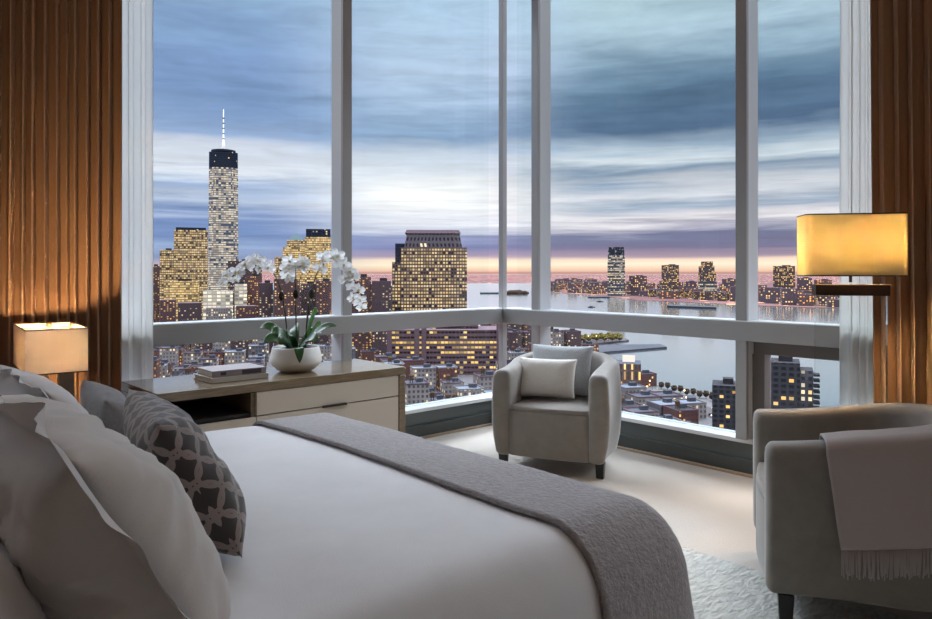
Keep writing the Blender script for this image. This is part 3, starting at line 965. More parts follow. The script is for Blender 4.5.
def throw():
    root = empty('throw_blanket', chair2.location, A2, label='taupe wool throw with fringe hanging over the armchair arm', cat='throw')
    hw = 0.78 / 2
    ya, yb = -0.185, 0.22
    def zt(y): return 0.656 + 0.085 * max(0, min(1, (y + 0.35) / 0.66)) ** 1.3
    # profile across the arm: inside drop, over the top, outside drop
    rows = []
    ny = 40
    prof = []
    xi, xo = hw - 0.115 - 0.014, hw + 0.040
    for k in range(6): prof.append((xi, -0.17 + 0.14 * k / 5))
    for k in range(1, 7):
        a = math.radians(180 - 90 * k / 6); prof.append((xi + 0.03 + 0.03 * math.cos(a), -0.03 + 0.045 * math.sin(a)))
    prof.append(((xi + xo) / 2, 0.016))
    for k in range(7):
        a = math.radians(90 - 90 * k / 6); prof.append((xo - 0.045 + 0.045 * math.cos(a), -0.03 + 0.045 * math.sin(a)))
    for k in range(1, 17): prof.append((xo + 0.004, -0.03 - 0.325 * k / 16))
    for j in range(ny + 1):
        y = ya + (yb - ya) * j / ny
        row = []
        cc = max(0.0, y - 0.07); inward = 0.25 - math.sqrt(0.25 ** 2 - cc * cc)
        for i, (x, dz) in enumerate(prof):
            f = max(0, -dz - 0.03) / 0.345 if i > 15 else 0
            w = noise.noise(Vector((y * 5, dz * 2, 7.7))) * 0.010 + noise.noise(Vector((y * 14, dz * 3, 2.7))) * 0.004
            yy = y + f * (0.045 if j == 0 else 0.045 * (1 - j / ny)) + 0.006 * noise.noise(Vector((j * 0.2, dz * 6, 1)))
            row.append((SXN * (x - inward + abs(w) * (0.4 + f) + 0.008 * f), yy, zt(y) * (1 if f == 0 else 1) + dz + (0.006 * noise.noise(Vector((y * 8, 0, 5))) if f == 0 else 0)))
        rows.append(row)
    q = MB(); q.rings(rows, closed=False, cap0=False, cap1=False)
    o = q.build('cloth', M['throw'], root, smooth=True)
    md = o.modifiers.new('t', 'SOLIDIFY'); md.thickness = 0.010; md.offset = 0
    # fringe
    q = MB(); rnd = random.Random(3)
    nf = 74
    for k in range(nf):
        f = (k + 0.5) / nf * ny; j = int(f); a = f - j
        p = Vector(rows[j][-1]).lerp(Vector(rows[min(ny, j + 1)][-1]), a)
        L = rnd.uniform(0.085, 0.108); s1, s2 = rnd.uniform(-0.008, 0.008), rnd.uniform(-0.006, 0.006)
        q.tube([p + Vector((0, 0, 0.004)), p + Vector((SXN * s2 * 0.3, s1 * 0.4, -L * 0.5)), p + Vector((SXN * s2 * 0.4, s1, -L))], [0.0024, 0.0026, 0.0020], 5)
    fr = q.build('fringe', M['throw'], root, smooth=True)
    fr['kind'] = 'stuff'
throw()


# ================================================================== the city far below
M['street'] = None
def city_mats():
    m, t, b = newmat('street_ground'); M['street'] = m
    tc = t.add('ShaderNodeTexCoord').outputs['Object']
    f = t.noise(tc, 0.02, 4, 0.6)
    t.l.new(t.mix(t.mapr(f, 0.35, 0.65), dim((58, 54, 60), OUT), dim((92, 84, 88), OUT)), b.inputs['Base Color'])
    b.inputs['Roughness'].default_value = 0.9
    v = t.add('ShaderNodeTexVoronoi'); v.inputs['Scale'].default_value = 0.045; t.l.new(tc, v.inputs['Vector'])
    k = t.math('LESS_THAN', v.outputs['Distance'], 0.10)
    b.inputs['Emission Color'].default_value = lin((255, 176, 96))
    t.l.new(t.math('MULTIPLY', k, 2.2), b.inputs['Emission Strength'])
    # far plain full of street lights
    m, t, b = newmat('far_ground'); M['farground'] = m
    tc = t.add('ShaderNodeTexCoord').outputs['Object']
    f = t.noise(tc, 0.002, 4, 0.6)
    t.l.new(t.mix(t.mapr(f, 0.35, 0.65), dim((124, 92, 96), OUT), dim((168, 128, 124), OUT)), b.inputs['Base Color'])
    b.inputs['Roughness'].default_value = 1.0; b.inputs['Specular IOR Level'].default_value = 0.0
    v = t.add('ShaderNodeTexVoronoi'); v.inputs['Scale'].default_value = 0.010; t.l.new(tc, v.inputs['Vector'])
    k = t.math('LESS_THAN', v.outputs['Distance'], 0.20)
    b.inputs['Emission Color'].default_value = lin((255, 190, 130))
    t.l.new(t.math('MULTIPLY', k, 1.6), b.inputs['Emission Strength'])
    # river
    m, t, b = newmat('river_water'); M['water'] = m
    tc = t.add('ShaderNodeTexCoord').outputs['Object']
    b.inputs['Base Color'].default_value = lin((236, 238, 238)); b.inputs['Metallic'].default_value = 1.0
    b.inputs['Roughness'].default_value = 0.13; b.inputs['IOR'].default_value = 1.5
    b.inputs['Specular IOR Level'].default_value = 0.8
    bp = t.add('ShaderNodeBump'); bp.inputs['Strength'].default_value = 0.05; bp.inputs['Distance'].default_value = 1.0
    t.l.new(t.noise(tc, 0.05, 4, 0.6), bp.inputs['Height']); t.l.new(bp.outputs[0], b.inputs['Normal'])


city_mats()
WARM, AMB, WHT = (255, 214, 140), (255, 186, 96), (255, 240, 212)
F = {
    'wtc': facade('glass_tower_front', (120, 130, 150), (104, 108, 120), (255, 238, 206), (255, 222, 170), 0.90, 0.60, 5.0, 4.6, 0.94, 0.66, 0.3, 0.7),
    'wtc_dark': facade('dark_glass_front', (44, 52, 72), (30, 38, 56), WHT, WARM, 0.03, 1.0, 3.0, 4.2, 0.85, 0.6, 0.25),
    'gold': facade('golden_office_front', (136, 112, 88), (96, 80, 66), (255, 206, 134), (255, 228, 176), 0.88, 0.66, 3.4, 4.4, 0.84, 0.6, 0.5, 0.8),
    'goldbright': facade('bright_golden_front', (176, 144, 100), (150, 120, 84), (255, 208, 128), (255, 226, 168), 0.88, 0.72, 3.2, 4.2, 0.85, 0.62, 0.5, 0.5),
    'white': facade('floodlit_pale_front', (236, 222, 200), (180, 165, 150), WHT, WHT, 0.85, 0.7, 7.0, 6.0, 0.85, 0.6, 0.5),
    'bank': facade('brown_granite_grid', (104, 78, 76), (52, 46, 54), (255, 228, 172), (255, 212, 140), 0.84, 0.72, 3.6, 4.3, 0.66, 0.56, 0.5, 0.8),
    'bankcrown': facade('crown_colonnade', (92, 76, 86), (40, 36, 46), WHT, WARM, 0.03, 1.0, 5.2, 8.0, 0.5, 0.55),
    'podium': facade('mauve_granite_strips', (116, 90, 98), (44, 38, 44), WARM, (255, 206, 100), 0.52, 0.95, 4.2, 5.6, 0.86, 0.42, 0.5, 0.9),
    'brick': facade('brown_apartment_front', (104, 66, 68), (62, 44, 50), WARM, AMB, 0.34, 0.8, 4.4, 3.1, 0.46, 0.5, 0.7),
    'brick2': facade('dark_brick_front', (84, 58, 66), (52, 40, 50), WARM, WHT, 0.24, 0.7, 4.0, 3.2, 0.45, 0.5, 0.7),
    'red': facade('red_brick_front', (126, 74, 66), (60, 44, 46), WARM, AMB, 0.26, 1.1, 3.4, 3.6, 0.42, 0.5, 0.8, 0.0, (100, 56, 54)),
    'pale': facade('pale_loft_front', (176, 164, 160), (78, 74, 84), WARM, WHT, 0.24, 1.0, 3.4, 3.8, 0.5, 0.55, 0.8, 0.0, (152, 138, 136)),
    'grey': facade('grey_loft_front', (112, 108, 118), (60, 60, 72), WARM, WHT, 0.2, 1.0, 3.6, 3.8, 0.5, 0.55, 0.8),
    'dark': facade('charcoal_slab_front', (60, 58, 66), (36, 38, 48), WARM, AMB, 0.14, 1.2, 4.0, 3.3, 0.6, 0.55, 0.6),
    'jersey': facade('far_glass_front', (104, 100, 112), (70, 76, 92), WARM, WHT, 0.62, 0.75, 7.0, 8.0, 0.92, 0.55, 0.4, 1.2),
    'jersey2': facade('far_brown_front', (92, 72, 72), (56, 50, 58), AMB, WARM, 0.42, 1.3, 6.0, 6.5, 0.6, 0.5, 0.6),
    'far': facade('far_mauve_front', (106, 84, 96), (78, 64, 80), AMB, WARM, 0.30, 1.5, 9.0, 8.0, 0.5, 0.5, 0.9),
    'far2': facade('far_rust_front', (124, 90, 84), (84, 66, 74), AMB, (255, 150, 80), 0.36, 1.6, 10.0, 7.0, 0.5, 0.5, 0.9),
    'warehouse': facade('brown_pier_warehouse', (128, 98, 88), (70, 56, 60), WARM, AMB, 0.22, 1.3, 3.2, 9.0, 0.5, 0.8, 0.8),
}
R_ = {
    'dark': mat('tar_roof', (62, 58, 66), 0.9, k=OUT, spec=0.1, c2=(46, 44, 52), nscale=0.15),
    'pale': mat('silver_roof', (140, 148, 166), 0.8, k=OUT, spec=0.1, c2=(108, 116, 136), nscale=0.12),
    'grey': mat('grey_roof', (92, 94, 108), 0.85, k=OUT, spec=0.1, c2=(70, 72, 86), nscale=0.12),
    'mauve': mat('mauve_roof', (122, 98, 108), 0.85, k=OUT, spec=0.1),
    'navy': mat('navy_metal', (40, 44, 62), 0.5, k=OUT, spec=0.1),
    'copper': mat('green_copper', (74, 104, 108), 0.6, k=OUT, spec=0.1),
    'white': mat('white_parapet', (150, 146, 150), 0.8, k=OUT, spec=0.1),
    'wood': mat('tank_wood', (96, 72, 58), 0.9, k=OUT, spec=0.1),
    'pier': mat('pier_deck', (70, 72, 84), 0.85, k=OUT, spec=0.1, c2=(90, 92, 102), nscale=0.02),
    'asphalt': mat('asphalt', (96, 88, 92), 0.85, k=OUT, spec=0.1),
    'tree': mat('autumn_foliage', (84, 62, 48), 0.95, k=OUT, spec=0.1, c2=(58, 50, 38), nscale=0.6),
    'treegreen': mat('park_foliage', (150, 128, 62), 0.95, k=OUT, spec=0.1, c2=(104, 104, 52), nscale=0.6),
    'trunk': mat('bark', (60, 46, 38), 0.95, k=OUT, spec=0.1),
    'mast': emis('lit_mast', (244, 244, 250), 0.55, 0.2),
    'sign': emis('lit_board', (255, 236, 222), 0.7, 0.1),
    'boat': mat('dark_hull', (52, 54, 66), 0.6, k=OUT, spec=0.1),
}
LAMP = emis('street_lamp_glow', (255, 182, 104), 9.0)
HEAD = emis('headlight_glow', (255, 226, 190), 7.0)


def polyplane(name, pts, z0, z1, m):
    b = MB(); b.prism([(p.x, p.y) for p in pts], z0, z1)
    return struct(b.build(name, m))


WZ = ZG - 1.5
# water out to the horizon, in front of the two shores
c = EYE
polyplane('river', [P(466 + 717 * k, d, 0) for k, d in ((-1.6, 60), (1.6, 60))] + [P(466 + 717 * 3.0, 36000, 0), P(466 - 717 * 3.0, 36000, 0)], WZ - 1, WZ, M['water'])
NEAR = [(-1500, 294), (150, 294), (425, 296), (458, 320), (500, 332), (530, 345), (560, 352), (600, 367), (640, 380), (682, 392), (722, 400), (800, 413), (932, 440), (1500, 540)]
near_pts = [G(x, y) for x, y in NEAR] + [P(2400, 60, ZG), P(-1600, 60, ZG)]
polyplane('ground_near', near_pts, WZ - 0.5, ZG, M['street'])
FAR = [(-1800, 283.2), (540, 283.2), (552, 292.6), (600, 296), (640, 300.5), (735, 304.5), (765, 306), (835, 308.5), (1000, 318), (2400, 330)]
far_pts = [G(x, y, WZ) for x, y in FAR] + [P(466 + 717 * 2.9, 33000, 0), P(466 - 717 * 2.9, 33000, 0)]
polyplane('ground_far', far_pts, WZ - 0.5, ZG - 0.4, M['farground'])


def inside(p, poly):
    r = False; n = len(poly)
    for i in range(n):
        a, b = poly[i], poly[i - 1]
        if (a.y > p.y) != (b.y > p.y) and p.x < (b.x - a.x) * (p.y - a.y) / (b.y - a.y) + a.x: r = not r
    return r


def facing(px): return math.radians(-42) - math.atan((px - 466) / FPX)


TAKEN = []


def zat(py, d): return EYE.z - (py - HZ) * d / FPX


def building(name, label, px0, px1, ytop, d, dep, front, roof='dark', yaw=0.0, zb=ZG, group=None, plant=True, root=None, part='tower_body', k=1.0):
    """a tower with its own root; yaw turns it from squarely facing the room"""
    pc = (px0 + px1) / 2
    w = (px1 - px0) / FPX * d * math.cos(math.atan((pc - 466) / FPX)) * k
    zt = zat(ytop, d)
    p = P(pc, d + dep / 2, 0)
    rz = facing(pc) + math.radians(yaw)
    new = root is None
    if new:
        root = empty(name, (p.x, p.y, ZG), rz, label=label, cat='building', group=group)
        TAKEN.append((p.x, p.y, max(w, dep) * 0.62))
        lp = Vector((0, 0, 0))
    else:
        q = Vector((p.x, p.y, 0)) - Vector((root.location.x, root.location.y, 0))
        a = -root.rotation_euler.z
        lp = Vector((q.x * math.cos(a) - q.y * math.sin(a), q.x * math.sin(a) + q.y * math.cos(a), 0))
    b = MB(); b.box((lp.x, lp.y, (zt + zb) / 2 - ZG), (w, dep, zt - zb), mi=0, tmi=1)
    b.build(part, [F[front], R_[roof]], root)
    if plant and w > 12:
        b = MB(); b.box((lp.x + w * 0.1, lp.y, zt - ZG + 1.8), (w * 0.4, dep * 0.35, 3.6)); b.build('rooftop_plant', R_['dark'], root)
    return root


# --- the tall spire tower
D1 = 1500
p = P(223.5, D1 + 32, 0)
wt = empty('skyscraper', (p.x, p.y, ZG), facing(223), label='tallest skyscraper, glass with a white spire on top', cat='building')
TAKEN.append((p.x, p.y, 55))
zr = zat(151, D1) - ZG; zl = zat(167, D1) - ZG
hb = 32.0
def octa(z):
    f = min(1, max(0, (z - 20) / (zr - 20)))
    c_ = hb * 0.96
    # corners slide from the base square towards the square turned by 45 degrees
    e = c_ * (1 - 0.46 * f) ; cut = c_ * (0.02 + 0.44 * f)
    w = c_ * (1 - 0.06 * f)
    return [(-w + cut, -w), (w - cut, -w), (w, -w + cut), (w, w - cut), (w - cut, w), (-w + cut, w), (-w, w - cut), (-w, -w + cut)]
def shaft(name, z0, z1, m, ns=6):
    b = MB()
    for s in range(ns):
        a, c_ = z0 + (z1 - z0) * s / ns, z0 + (z1 - z0) * (s + 1) / ns
        A, B_ = octa(a), octa(c_)
        for i in range(8):
            j = (i + 1) % 8
            L0 = math.dist(A[i], A[j]); L1 = math.dist(B_[i], B_[j]); o = i * 70
            b.face([(*A[i], a), (*A[j], a), (*B_[j], c_), (*B_[i], c_)], 0, [(o - L0 / 2, a), (o + L0 / 2, a), (o + L1 / 2, c_), (o - L1 / 2, c_)])
    b.face([(*q, z1) for q in octa(z1)], 1)
    return b.build(name, [m, R_['navy']], wt)
shaft('tower_body', 0, zl, F['wtc'])
shaft('crown', zl, zr, F['wtc_dark'], 2)
b = MB(); b.lathe([(20, zr), (25, zr + 2), (25, zr + 6), (20, zr + 7), (8, zr + 8)], 24); b.build('parapet_ring', R_['navy'], wt)
zt = zat(106, D1) - ZG
b = MB(); b.lathe([(4.6, zr + 6), (2.8, zr + 22), (2.0, zr + 26), (1.6, zr + 55), (1.1, zr + 75), (0.6, zt)], 10)
sp = b.build('spire', R_['mast'], wt, smooth=True)
for k in range(5):
    b = MB(); b.lathe([(1.5, zr + 30 + 11 * k), (2.2, zr + 31 + 11 * k), (2.2, zr + 32.5 + 11 * k), (1.5, zr + 33 + 11 * k)], 10); b.build('spire_ring', R_['white'], sp)

# --- golden office towers around it
r = building('office_tower', 'golden lit office tower just left of the spire tower', 174, 208, 230, 1330, 50, 'gold', 'dark')
building('', '', 160, 174.5, 250, 1335, 40, 'gold', 'dark', root=r, part='setback_wing')
building('', '', 176, 206, 227.5, 1340, 28, 'wtc_dark', 'navy', zb=zat(231, 1340), root=r, part='roof_screen', plant=False)
building('office_tower', 'dim narrow tower at the left edge of the skyline by the sheer', 150, 160, 266, 1420, 30, 'brick', 'dark')
building('office_tower', 'wide golden lit block at the foot of the left towers', 164, 199, 281, 1240, 36, 'goldbright', 'grey')
building('office_building', 'white floodlit low building below the spire tower', 203, 233, 291, 1180, 30, 'white', 'white', plant=False)
building('office_building', 'pale striped office block beside the floodlit one', 234.5, 247, 284, 1215, 26, 'white', 'grey')
building('office_building', 'amber lit block behind the left orchid spray', 246, 262, 276, 1250, 34, 'red', 'dark')
building('office_tower', 'dark brown block with a flat roof between the spire tower and the golden cluster', 228, 262, 261, 1400, 44, 'brick2', 'mauve')
r = building('office_tower', 'stepped golden tower under a green pyramid roof', 283, 330, 247, 1400, 50, 'goldbright', 'dark', plant=False)
building('', '', 275, 284, 257, 1402, 44, 'gold', 'dark', root=r, part='setback_wing', plant=False)
building('', '', 287, 309, 240, 1406, 36, 'gold', 'dark', zb=zat(248, 1406), root=r, part='upper_tier', plant=False)
zz0, zz1 = zat(240, 1406) - ZG, zat(233, 1406) - ZG
b = MB(); b.box((-r.dimensions.x if False else (296.5 - 306.5) / FPX * 1406, 0, (zz0 + zz1) / 2), (30, 30, zz1 - zz0), top=0.03); b.build('pyramid_roof', R_['copper'], r)
r = building('office_tower', 'golden tower with a dark top, right of the pyramid roof', 305, 331, 237, 1330, 42, 'goldbright', 'dark', plant=False)
building('', '', 306, 330.5, 229, 1334, 38, 'wtc_dark', 'navy', zb=zat(237.2, 1334), root=r, part='dark_crown', plant=False)

# --- brown apartment slabs in the middle distance
for i, (a, c_, y, d, f, lb) in enumerate((
        (259, 273, 283, 1010, 'brick2', 'dark brown apartment slab left of the middle orchid stem'),
        (274, 300, 279, 1000, 'brick', 'brown apartment slab right behind the middle orchid spray'),
        (301, 316, 284, 1015, 'brick2', 'brown apartment slab between the middle and right orchid sprays'),
        (316, 333, 281, 1000, 'brick', 'brown apartment slab against the left window mullion'),
        (351, 371, 277, 900, 'brick', 'reddish apartment tower right beside the left window mullion'),
        (372, 391, 281, 880, 'brick2', 'dusky apartment tower against the big crowned tower'))):
    building('apartment_tower', lb, a, c_, y, d, 30, f, 'mauve')

# --- the big crowned tower and its low neighbour
D2 = 930
r = building('office_tower', 'big brown tower with a grid of lit windows and a dark crown', 401, 467, 247.5, D2, 62, 'bank', 'mauve', plant=False, yaw=0)
building('', '', 393, 416, 262, D2 + 6, 60, 'bank', 'mauve', root=r, part='side_wing', plant=False)
building('', '', 396, 410, 243.5, D2 + 10, 50, 'wtc_dark', 'navy', root=r, part='corner_shaft', plant=False)
zc0, zc1, zc2 = zat(248, D2) - ZG, zat(233, D2) - ZG, zat(229.5, D2) - ZG
b = MB(); b.box((-1.0, 0, (zc0 + zc1) / 2), (76, 50, zc1 - zc0), tmi=1, top=(0.9, 0.9)); b.build('crown', [F['bankcrown'], R_['mauve']], r)
b = MB(); b.box((-1.5, 0, (zc1 + zc2) / 2), (73, 48, zc2 - zc1), top=(0.94, 0.9)); b.build('crown_cap', R_['mauve'], r)
r = building('office_building', 'wide mauve low block with lit strip windows below the crowned tower', 388, 500, 330, 800, 60, 'podium', 'mauve', plant=False)
for px in (389.5, 417, 424, 499):
    b = MB(); b.box(((px - 444) / FPX * 800, -31, 32), (5.5, 3, 61)); b.build('pier', R_['mauve'], r)
building('', '', 432, 478, 324.5, 815, 30, 'podium', 'mauve', zb=zat(330, 815), root=r, part='penthouse', plant=False)

# --- by the water, right of the corner
r = building('warehouse', 'tall brown warehouse with a lit white board on its roof, beside the armchair', 612, 641, 364, 640, 30, 'warehouse', 'grey', plant=False)
b = MB(); b.box((2, 0, zat(364, 640) - ZG + 3.1), (11, 1.2, 6)); b.build('lit_board', R_['sign'], r)
building('apartment_building', 'dark rounded block at the water by the right window mullion', 712, 739, 386, 480, 26, 'dark', 'dark')
r = building('apartment_tower', 'charcoal apartment block with a few lit windows, right below the floor lamp', 764, 800, 363, 400, 24, 'dark', 'dark', yaw=0)
building('', '', 799, 813, 371, 402, 18, 'grey', 'dark', root=r, part='balcony_wing', plant=False)
for k in range(9):
    b = MB(); b.box(((813.6 - 782) / FPX * 400, -6, zat(374 + 5.5 * k, 402) - ZG), (3.0, 8, 1.2)); b.build('balcony', R_['dark'], r)
building('', '', 772, 790, 361, 408, 12, 'dark', 'dark', zb=zat(363.5, 408), root=r, part='penthouse', plant=False)

# --- small streets of low buildings
SY = math.radians(-42 + 14)
ex_, ey_ = Vector((math.cos(SY), math.sin(SY), 0)), Vector((-math.sin(SY), math.cos(SY), 0))
rnd = random.Random(12)
near_poly = near_pts
ROAD = [(596, 388), (640, 390.5), (668, 399.5), (705, 410), (760, 432), (900, 480), (1100, 550)]
road_pts = [G(x, y) for x, y in ROAD]


def pix(v):
    q = v - EYE; d = q.dot(FW)
    return 466 + FPX * q.dot(RT) / d, HZ - FPX * q.z / d, d


protos = {}
def low(kind, w, l, h, roof, tank):
    key = (kind, w, l, h, roof, tank)
    if key not in protos:
        r = empty('low_building')
        b = MB(); b.box((0, 0, h / 2), (w, l, h), mi=0, tmi=1); b.build('walls', [F[kind], R_[roof]], r)
        b = MB()
        for x, y, sx, sy in ((0, -l / 2, w, 0.5), (0, l / 2, w, 0.5), (-w / 2, 0, 0.5, l), (w / 2, 0, 0.5, l)): b.box((x, y, h + 0.5), (sx, sy, 1.0))
        b.build('parapet', R_['white'] if roof == 'pale' else R_['mauve'], r)
        b = MB(); b.box((w * 0.2, l * 0.15, h + 1.5), (w * 0.3, l * 0.22, 3.0)); b.build('stair_head', R_['grey'], r)
        if tank:
            b = MB(); b.lathe([(1.9, h + 2.5), (1.9, h + 6), (0.2, h + 7.5)], 10, c=(-w * 0.22, -l * 0.1, 0))
            for dx, dy in ((1, 1), (1, -1), (-1, 1), (-1, -1)): b.box((-w * 0.22 + dx, -l * 0.1 + dy, h + 1.25), (0.3, 0.3, 2.5))
            b.build('water_tank', R_['wood'], r)
        protos[key] = r
        return r
    return copy_tree(protos[key])


KN = {'red': 'red brick', 'pale': 'pale', 'grey': 'grey', 'brick': 'brown', 'brick2': 'dark brown'}
RN = {'dark': 'dark roof', 'pale': 'silver roof', 'grey': 'grey roof', 'mauve': 'mauve roof'}
groups = {}
count = 0
for j in range(-2, 48):
    for i in range(-50, 60):
        u = i * 21.0 + (i // 4) * 12; v = 250 + j * 23.0 + (j // 2) * 13
        c0 = Vector((EYE.x, EYE.y, ZG)) + ex_ * u + ey_ * v
        pos = Vector((c0.x, c0.y, ZG))
        q = pos - EYE; d = q.dot(FW)
        if d < 300: continue
        far = d > 850
        h = rnd.choice((12, 16, 20, 24, 30)) if not far else rnd.choice((20, 28, 36, 44))
        kind = rnd.choice(('red', 'pale', 'grey', 'red', 'pale')) if not far else rnd.choice(('brick', 'brick2', 'red', 'pale', 'brick'))
        roof = rnd.choice(('pale', 'pale', 'grey', 'dark')) if not far else rnd.choice(('mauve', 'grey', 'dark'))
        w, l = rnd.choice((17, 20)), rnd.choice((18, 22)); tank = rnd.random() < 0.35
        px, py, _ = pix(pos + Vector((0, 0, h)))
        if not inside(pos, near_poly) or not inside(pos + ex_ * 14, near_poly) or not inside(pos + ey_ * 14, near_poly): continue
        ok = (px < 158 and False) or (145 < px < 345 and py < 384) or (345 <= px < 400 and py < 366) or (400 <= px < 497 and py < 420) or (497 <= px < 528 and py < 372) or (528 <= px < 600 and py < 356) or (612 < px < 742 and py < 448)
        if not ok: continue
        if d > 1350: continue
        if 262 < px < 352 and py < 330 and d > 850: continue
        if any(math.hypot(pos.x - a, pos.y - b_) < r_ + 15 for a, b_, r_ in TAKEN): continue
        near_road = False
        for a, b_ in zip(road_pts[:-1], road_pts[1:]):
            e = b_ - a; t_ = max(0, min(1, (pos - a).dot(e) / e.dot(e)))
            if (pos - a - e * t_).length < 26: near_road = True
        if near_road: continue
        if px > 612 and h > 16: h = 12
        o = low(kind, w, l, h, roof, tank)
        o.location = pos; o.rotation_euler = (0, 0, SY)
        if px < 262: z = 'between window rail and books' if py > 346 else 'above the rail left of orchid'
        elif px < 400: z = 'seen behind the orchid bowl' if py > 335 else 'beyond the rail by the mullion'
        elif px < 500: z = 'below the mauve block past the console'
        elif px < 610: z = 'near the shore behind the armchair back'
        else: z = 'by the river right of the armchair'
        hh = 'low' if h <= 16 else ('mid-height' if h <= 24 else 'tall')
        tag(o, f"{hh} {KN[kind]} block, {RN[roof]}{', tank' if tank else ''}, {z}", 'building', f'street blocks {z}')
        groups.setdefault(o['label'], []).append(o); count += 1
LOWS = [o for v_ in groups.values() for o in v_]
print('LOW BUILDINGS', count)

# --- highway along the shore, its lamps and cars, trees on the bank
b = MB(); rl = []
for k, p in enumerate(road_pts):
    t_ = (road_pts[min(k + 1, len(road_pts) - 1)] - road_pts[max(k - 1, 0)]).normalized(); s = Vector((-t_.y, t_.x, 0)) * 11
    rl.append([(p.x + s.x, p.y + s.y, ZG + 0.3), (p.x - s.x, p.y - s.y, ZG + 0.3)])
b.rings(rl, closed=False, cap0=False, cap1=False)
struct(b.build('road', R_['asphalt']))


def along(pts, s):
    for a, c_ in zip(pts[:-1], pts[1:]):
        L = (c_ - a).length
        if s <= L: return a + (c_ - a) * (s / L), (c_ - a).normalized()
        s -= L
    return pts[-1], (pts[-1] - pts[-2]).normalized()


lp = empty('street_lamp')
b = MB(); b.tube([(0, 0, 0), (0, 0, 9)], 0.15, 6); b.tube([(0, 0, 9), (0, -2.5, 9.4)], 0.12, 6); b.build('pole', R_['grey'], lp)
b = MB(); b.ball((0, -2.5, 9.2), 0.55, 8, 6); b.build('lamp_head', LAMP, lp)
first = True
for k in range(16):
    p, t_ = along(road_pts, 14 + k * 30)
    o = lp if first else copy_tree(lp); first = False
    n_ = Vector((-t_.y, t_.x, 0)); q = p + n_ * (12.5 if k % 2 else -12.5)
    o.location = (q.x, q.y, ZG); o.rotation_euler = (0, 0, math.atan2(t_.y, t_.x) + (0 if k % 2 else PI))
    tag(o, 'lit street lamp along the riverside highway', 'street lamp', 'street lamps along the riverside highway')
cr = empty('car')
b = MB(); b.box((0, 0, 0.75), (4.6, 1.9, 0.9), top=0.96); b.build('body', R_['boat'], cr)
b = MB(); b.box((-0.2, 0, 1.5), (2.4, 1.7, 0.7), top=0.8); b.build('cabin', R_['navy'], cr)
for s in (-0.65, 0.65):
    b = MB(); b.ball((2.3, s, 0.8), 0.34, 8, 6); b.build('headlight', HEAD, cr)
first = True
for k in range(22):
    p, t_ = along(road_pts, 10 + k * 19 + (k % 3) * 4)
    o = cr if first else copy_tree(cr); first = False
    n_ = Vector((-t_.y, t_.x, 0)); sd = (-7.5, -3, 3, 7.5)[k % 4]; q = p + n_ * sd
    o.location = (q.x, q.y, ZG + 0.32); o.rotation_euler = (0, 0, math.atan2(t_.y, t_.x) + (PI if sd > 0 else 0))
    tag(o, 'small car with lit headlights on the riverside highway', 'car', 'cars on the riverside highway')


def treeproto(m):
    t_ = empty('tree')
    q = MB(); q.tube([(0, 0, 0), (0.1, 0, 3.5), (0, 0.1, 6)], [0.4, 0.3, 0.15], 6); q.build('trunk', R_['trunk'], t_)
    q = MB(); nu, nv = 14, 9; rings = []
    for k in range(nv + 1):
        a = -PI / 2 + PI * k / nv; row = []
        for s in range(nu):
            f = s * 2 * PI / nu
            v = Vector((math.cos(a) * math.cos(f), math.cos(a) * math.sin(f), math.sin(a)))
            rr = 4.2 * (1 + 0.55 * noise.noise(v * 2.6 + Vector((m == 'tree', 2, 3))))
            row.append(v * rr + Vector((0, 0, 7.0)))
        rings.append(row)
    q.rings(rings); q.build('crown', R_[m], t_)
    return t_
t1, t2 = treeproto('tree'), treeproto('treegreen')
used1 = used2 = False
SHORE = [(640, 380), (682, 392), (722, 400), (800, 413)]
def shore_y(x):
    for (xa, ya), (xb, yb) in zip(SHORE[:-1], SHORE[1:]):
        if x <= xb: return ya + (yb - ya) * (x - xa) / (xb - xa)
for k in range(13):
    x = 642 + k * 6.4
    q = G(x, shore_y(x) + 1.6 + 1.4 * (k % 2))
    if any(math.hypot(q.x - a, q.y - b_) < r_ + 5 for a, b_, r_ in TAKEN): continue
    if any(math.hypot(q.x - o_.location.x, q.y - o_.location.y) < 20 for o_ in LOWS): continue
    o = t1 if not used1 else copy_tree(t1); used1 = True
    s = rnd.uniform(0.6, 0.72); o.scale = (s, s, s); o.location = (q.x, q.y, ZG + 0.05); o.rotation_euler = (0, 0, rnd.uniform(0, 6))
    tag(o, 'bare brown tree on the river bank between highway and water', 'tree', 'trees along the river bank')

# --- piers
def quad(name, pts, z0, z1, m, label, cat):
    q = MB(); q.prism([(p.x, p.y) for p in pts], z0, z1); o = q.build(name, m); tag(o, label, cat); return o
quad('pier', [G(560, 353.4, WZ), G(600, 353.8, WZ), G(667, 348.4, WZ), G(660, 345.4, WZ), G(612, 346.2, WZ), G(556, 349.4, WZ)], WZ - 0.4, ZG + 1.0, R_['pier'], 'long dark pier with a pale deck reaching into the river', 'pier')
pk = quad('pier', [G(548, 345.4, WZ), G(600, 344.2, WZ), G(629, 341.2, WZ), G(626, 339.6, WZ), G(575, 339.8, WZ), G(540, 343.0, WZ)], WZ - 0.4, ZG + 0.6, R_['asphalt'], 'park pier planted with green trees under street lamps', 'pier')
for k in range(16):
    q = G(562 + (k // 2) * 7.8 + (k % 2) * 3.5, (342.4 if k % 2 else 341.1) - 0.08 * (k // 2), ZG + 0.65)
    o = t2 if not used2 else copy_tree(t2); used2 = True
    s = rnd.uniform(1.0, 1.25); o.scale = (s, s, s); o.location = (q.x, q.y, ZG + 0.65); o.rotation_euler = (0, 0, rnd.uniform(0, 6))
    tag(o, 'leafy green tree on the park pier', 'tree', 'trees on the park pier')
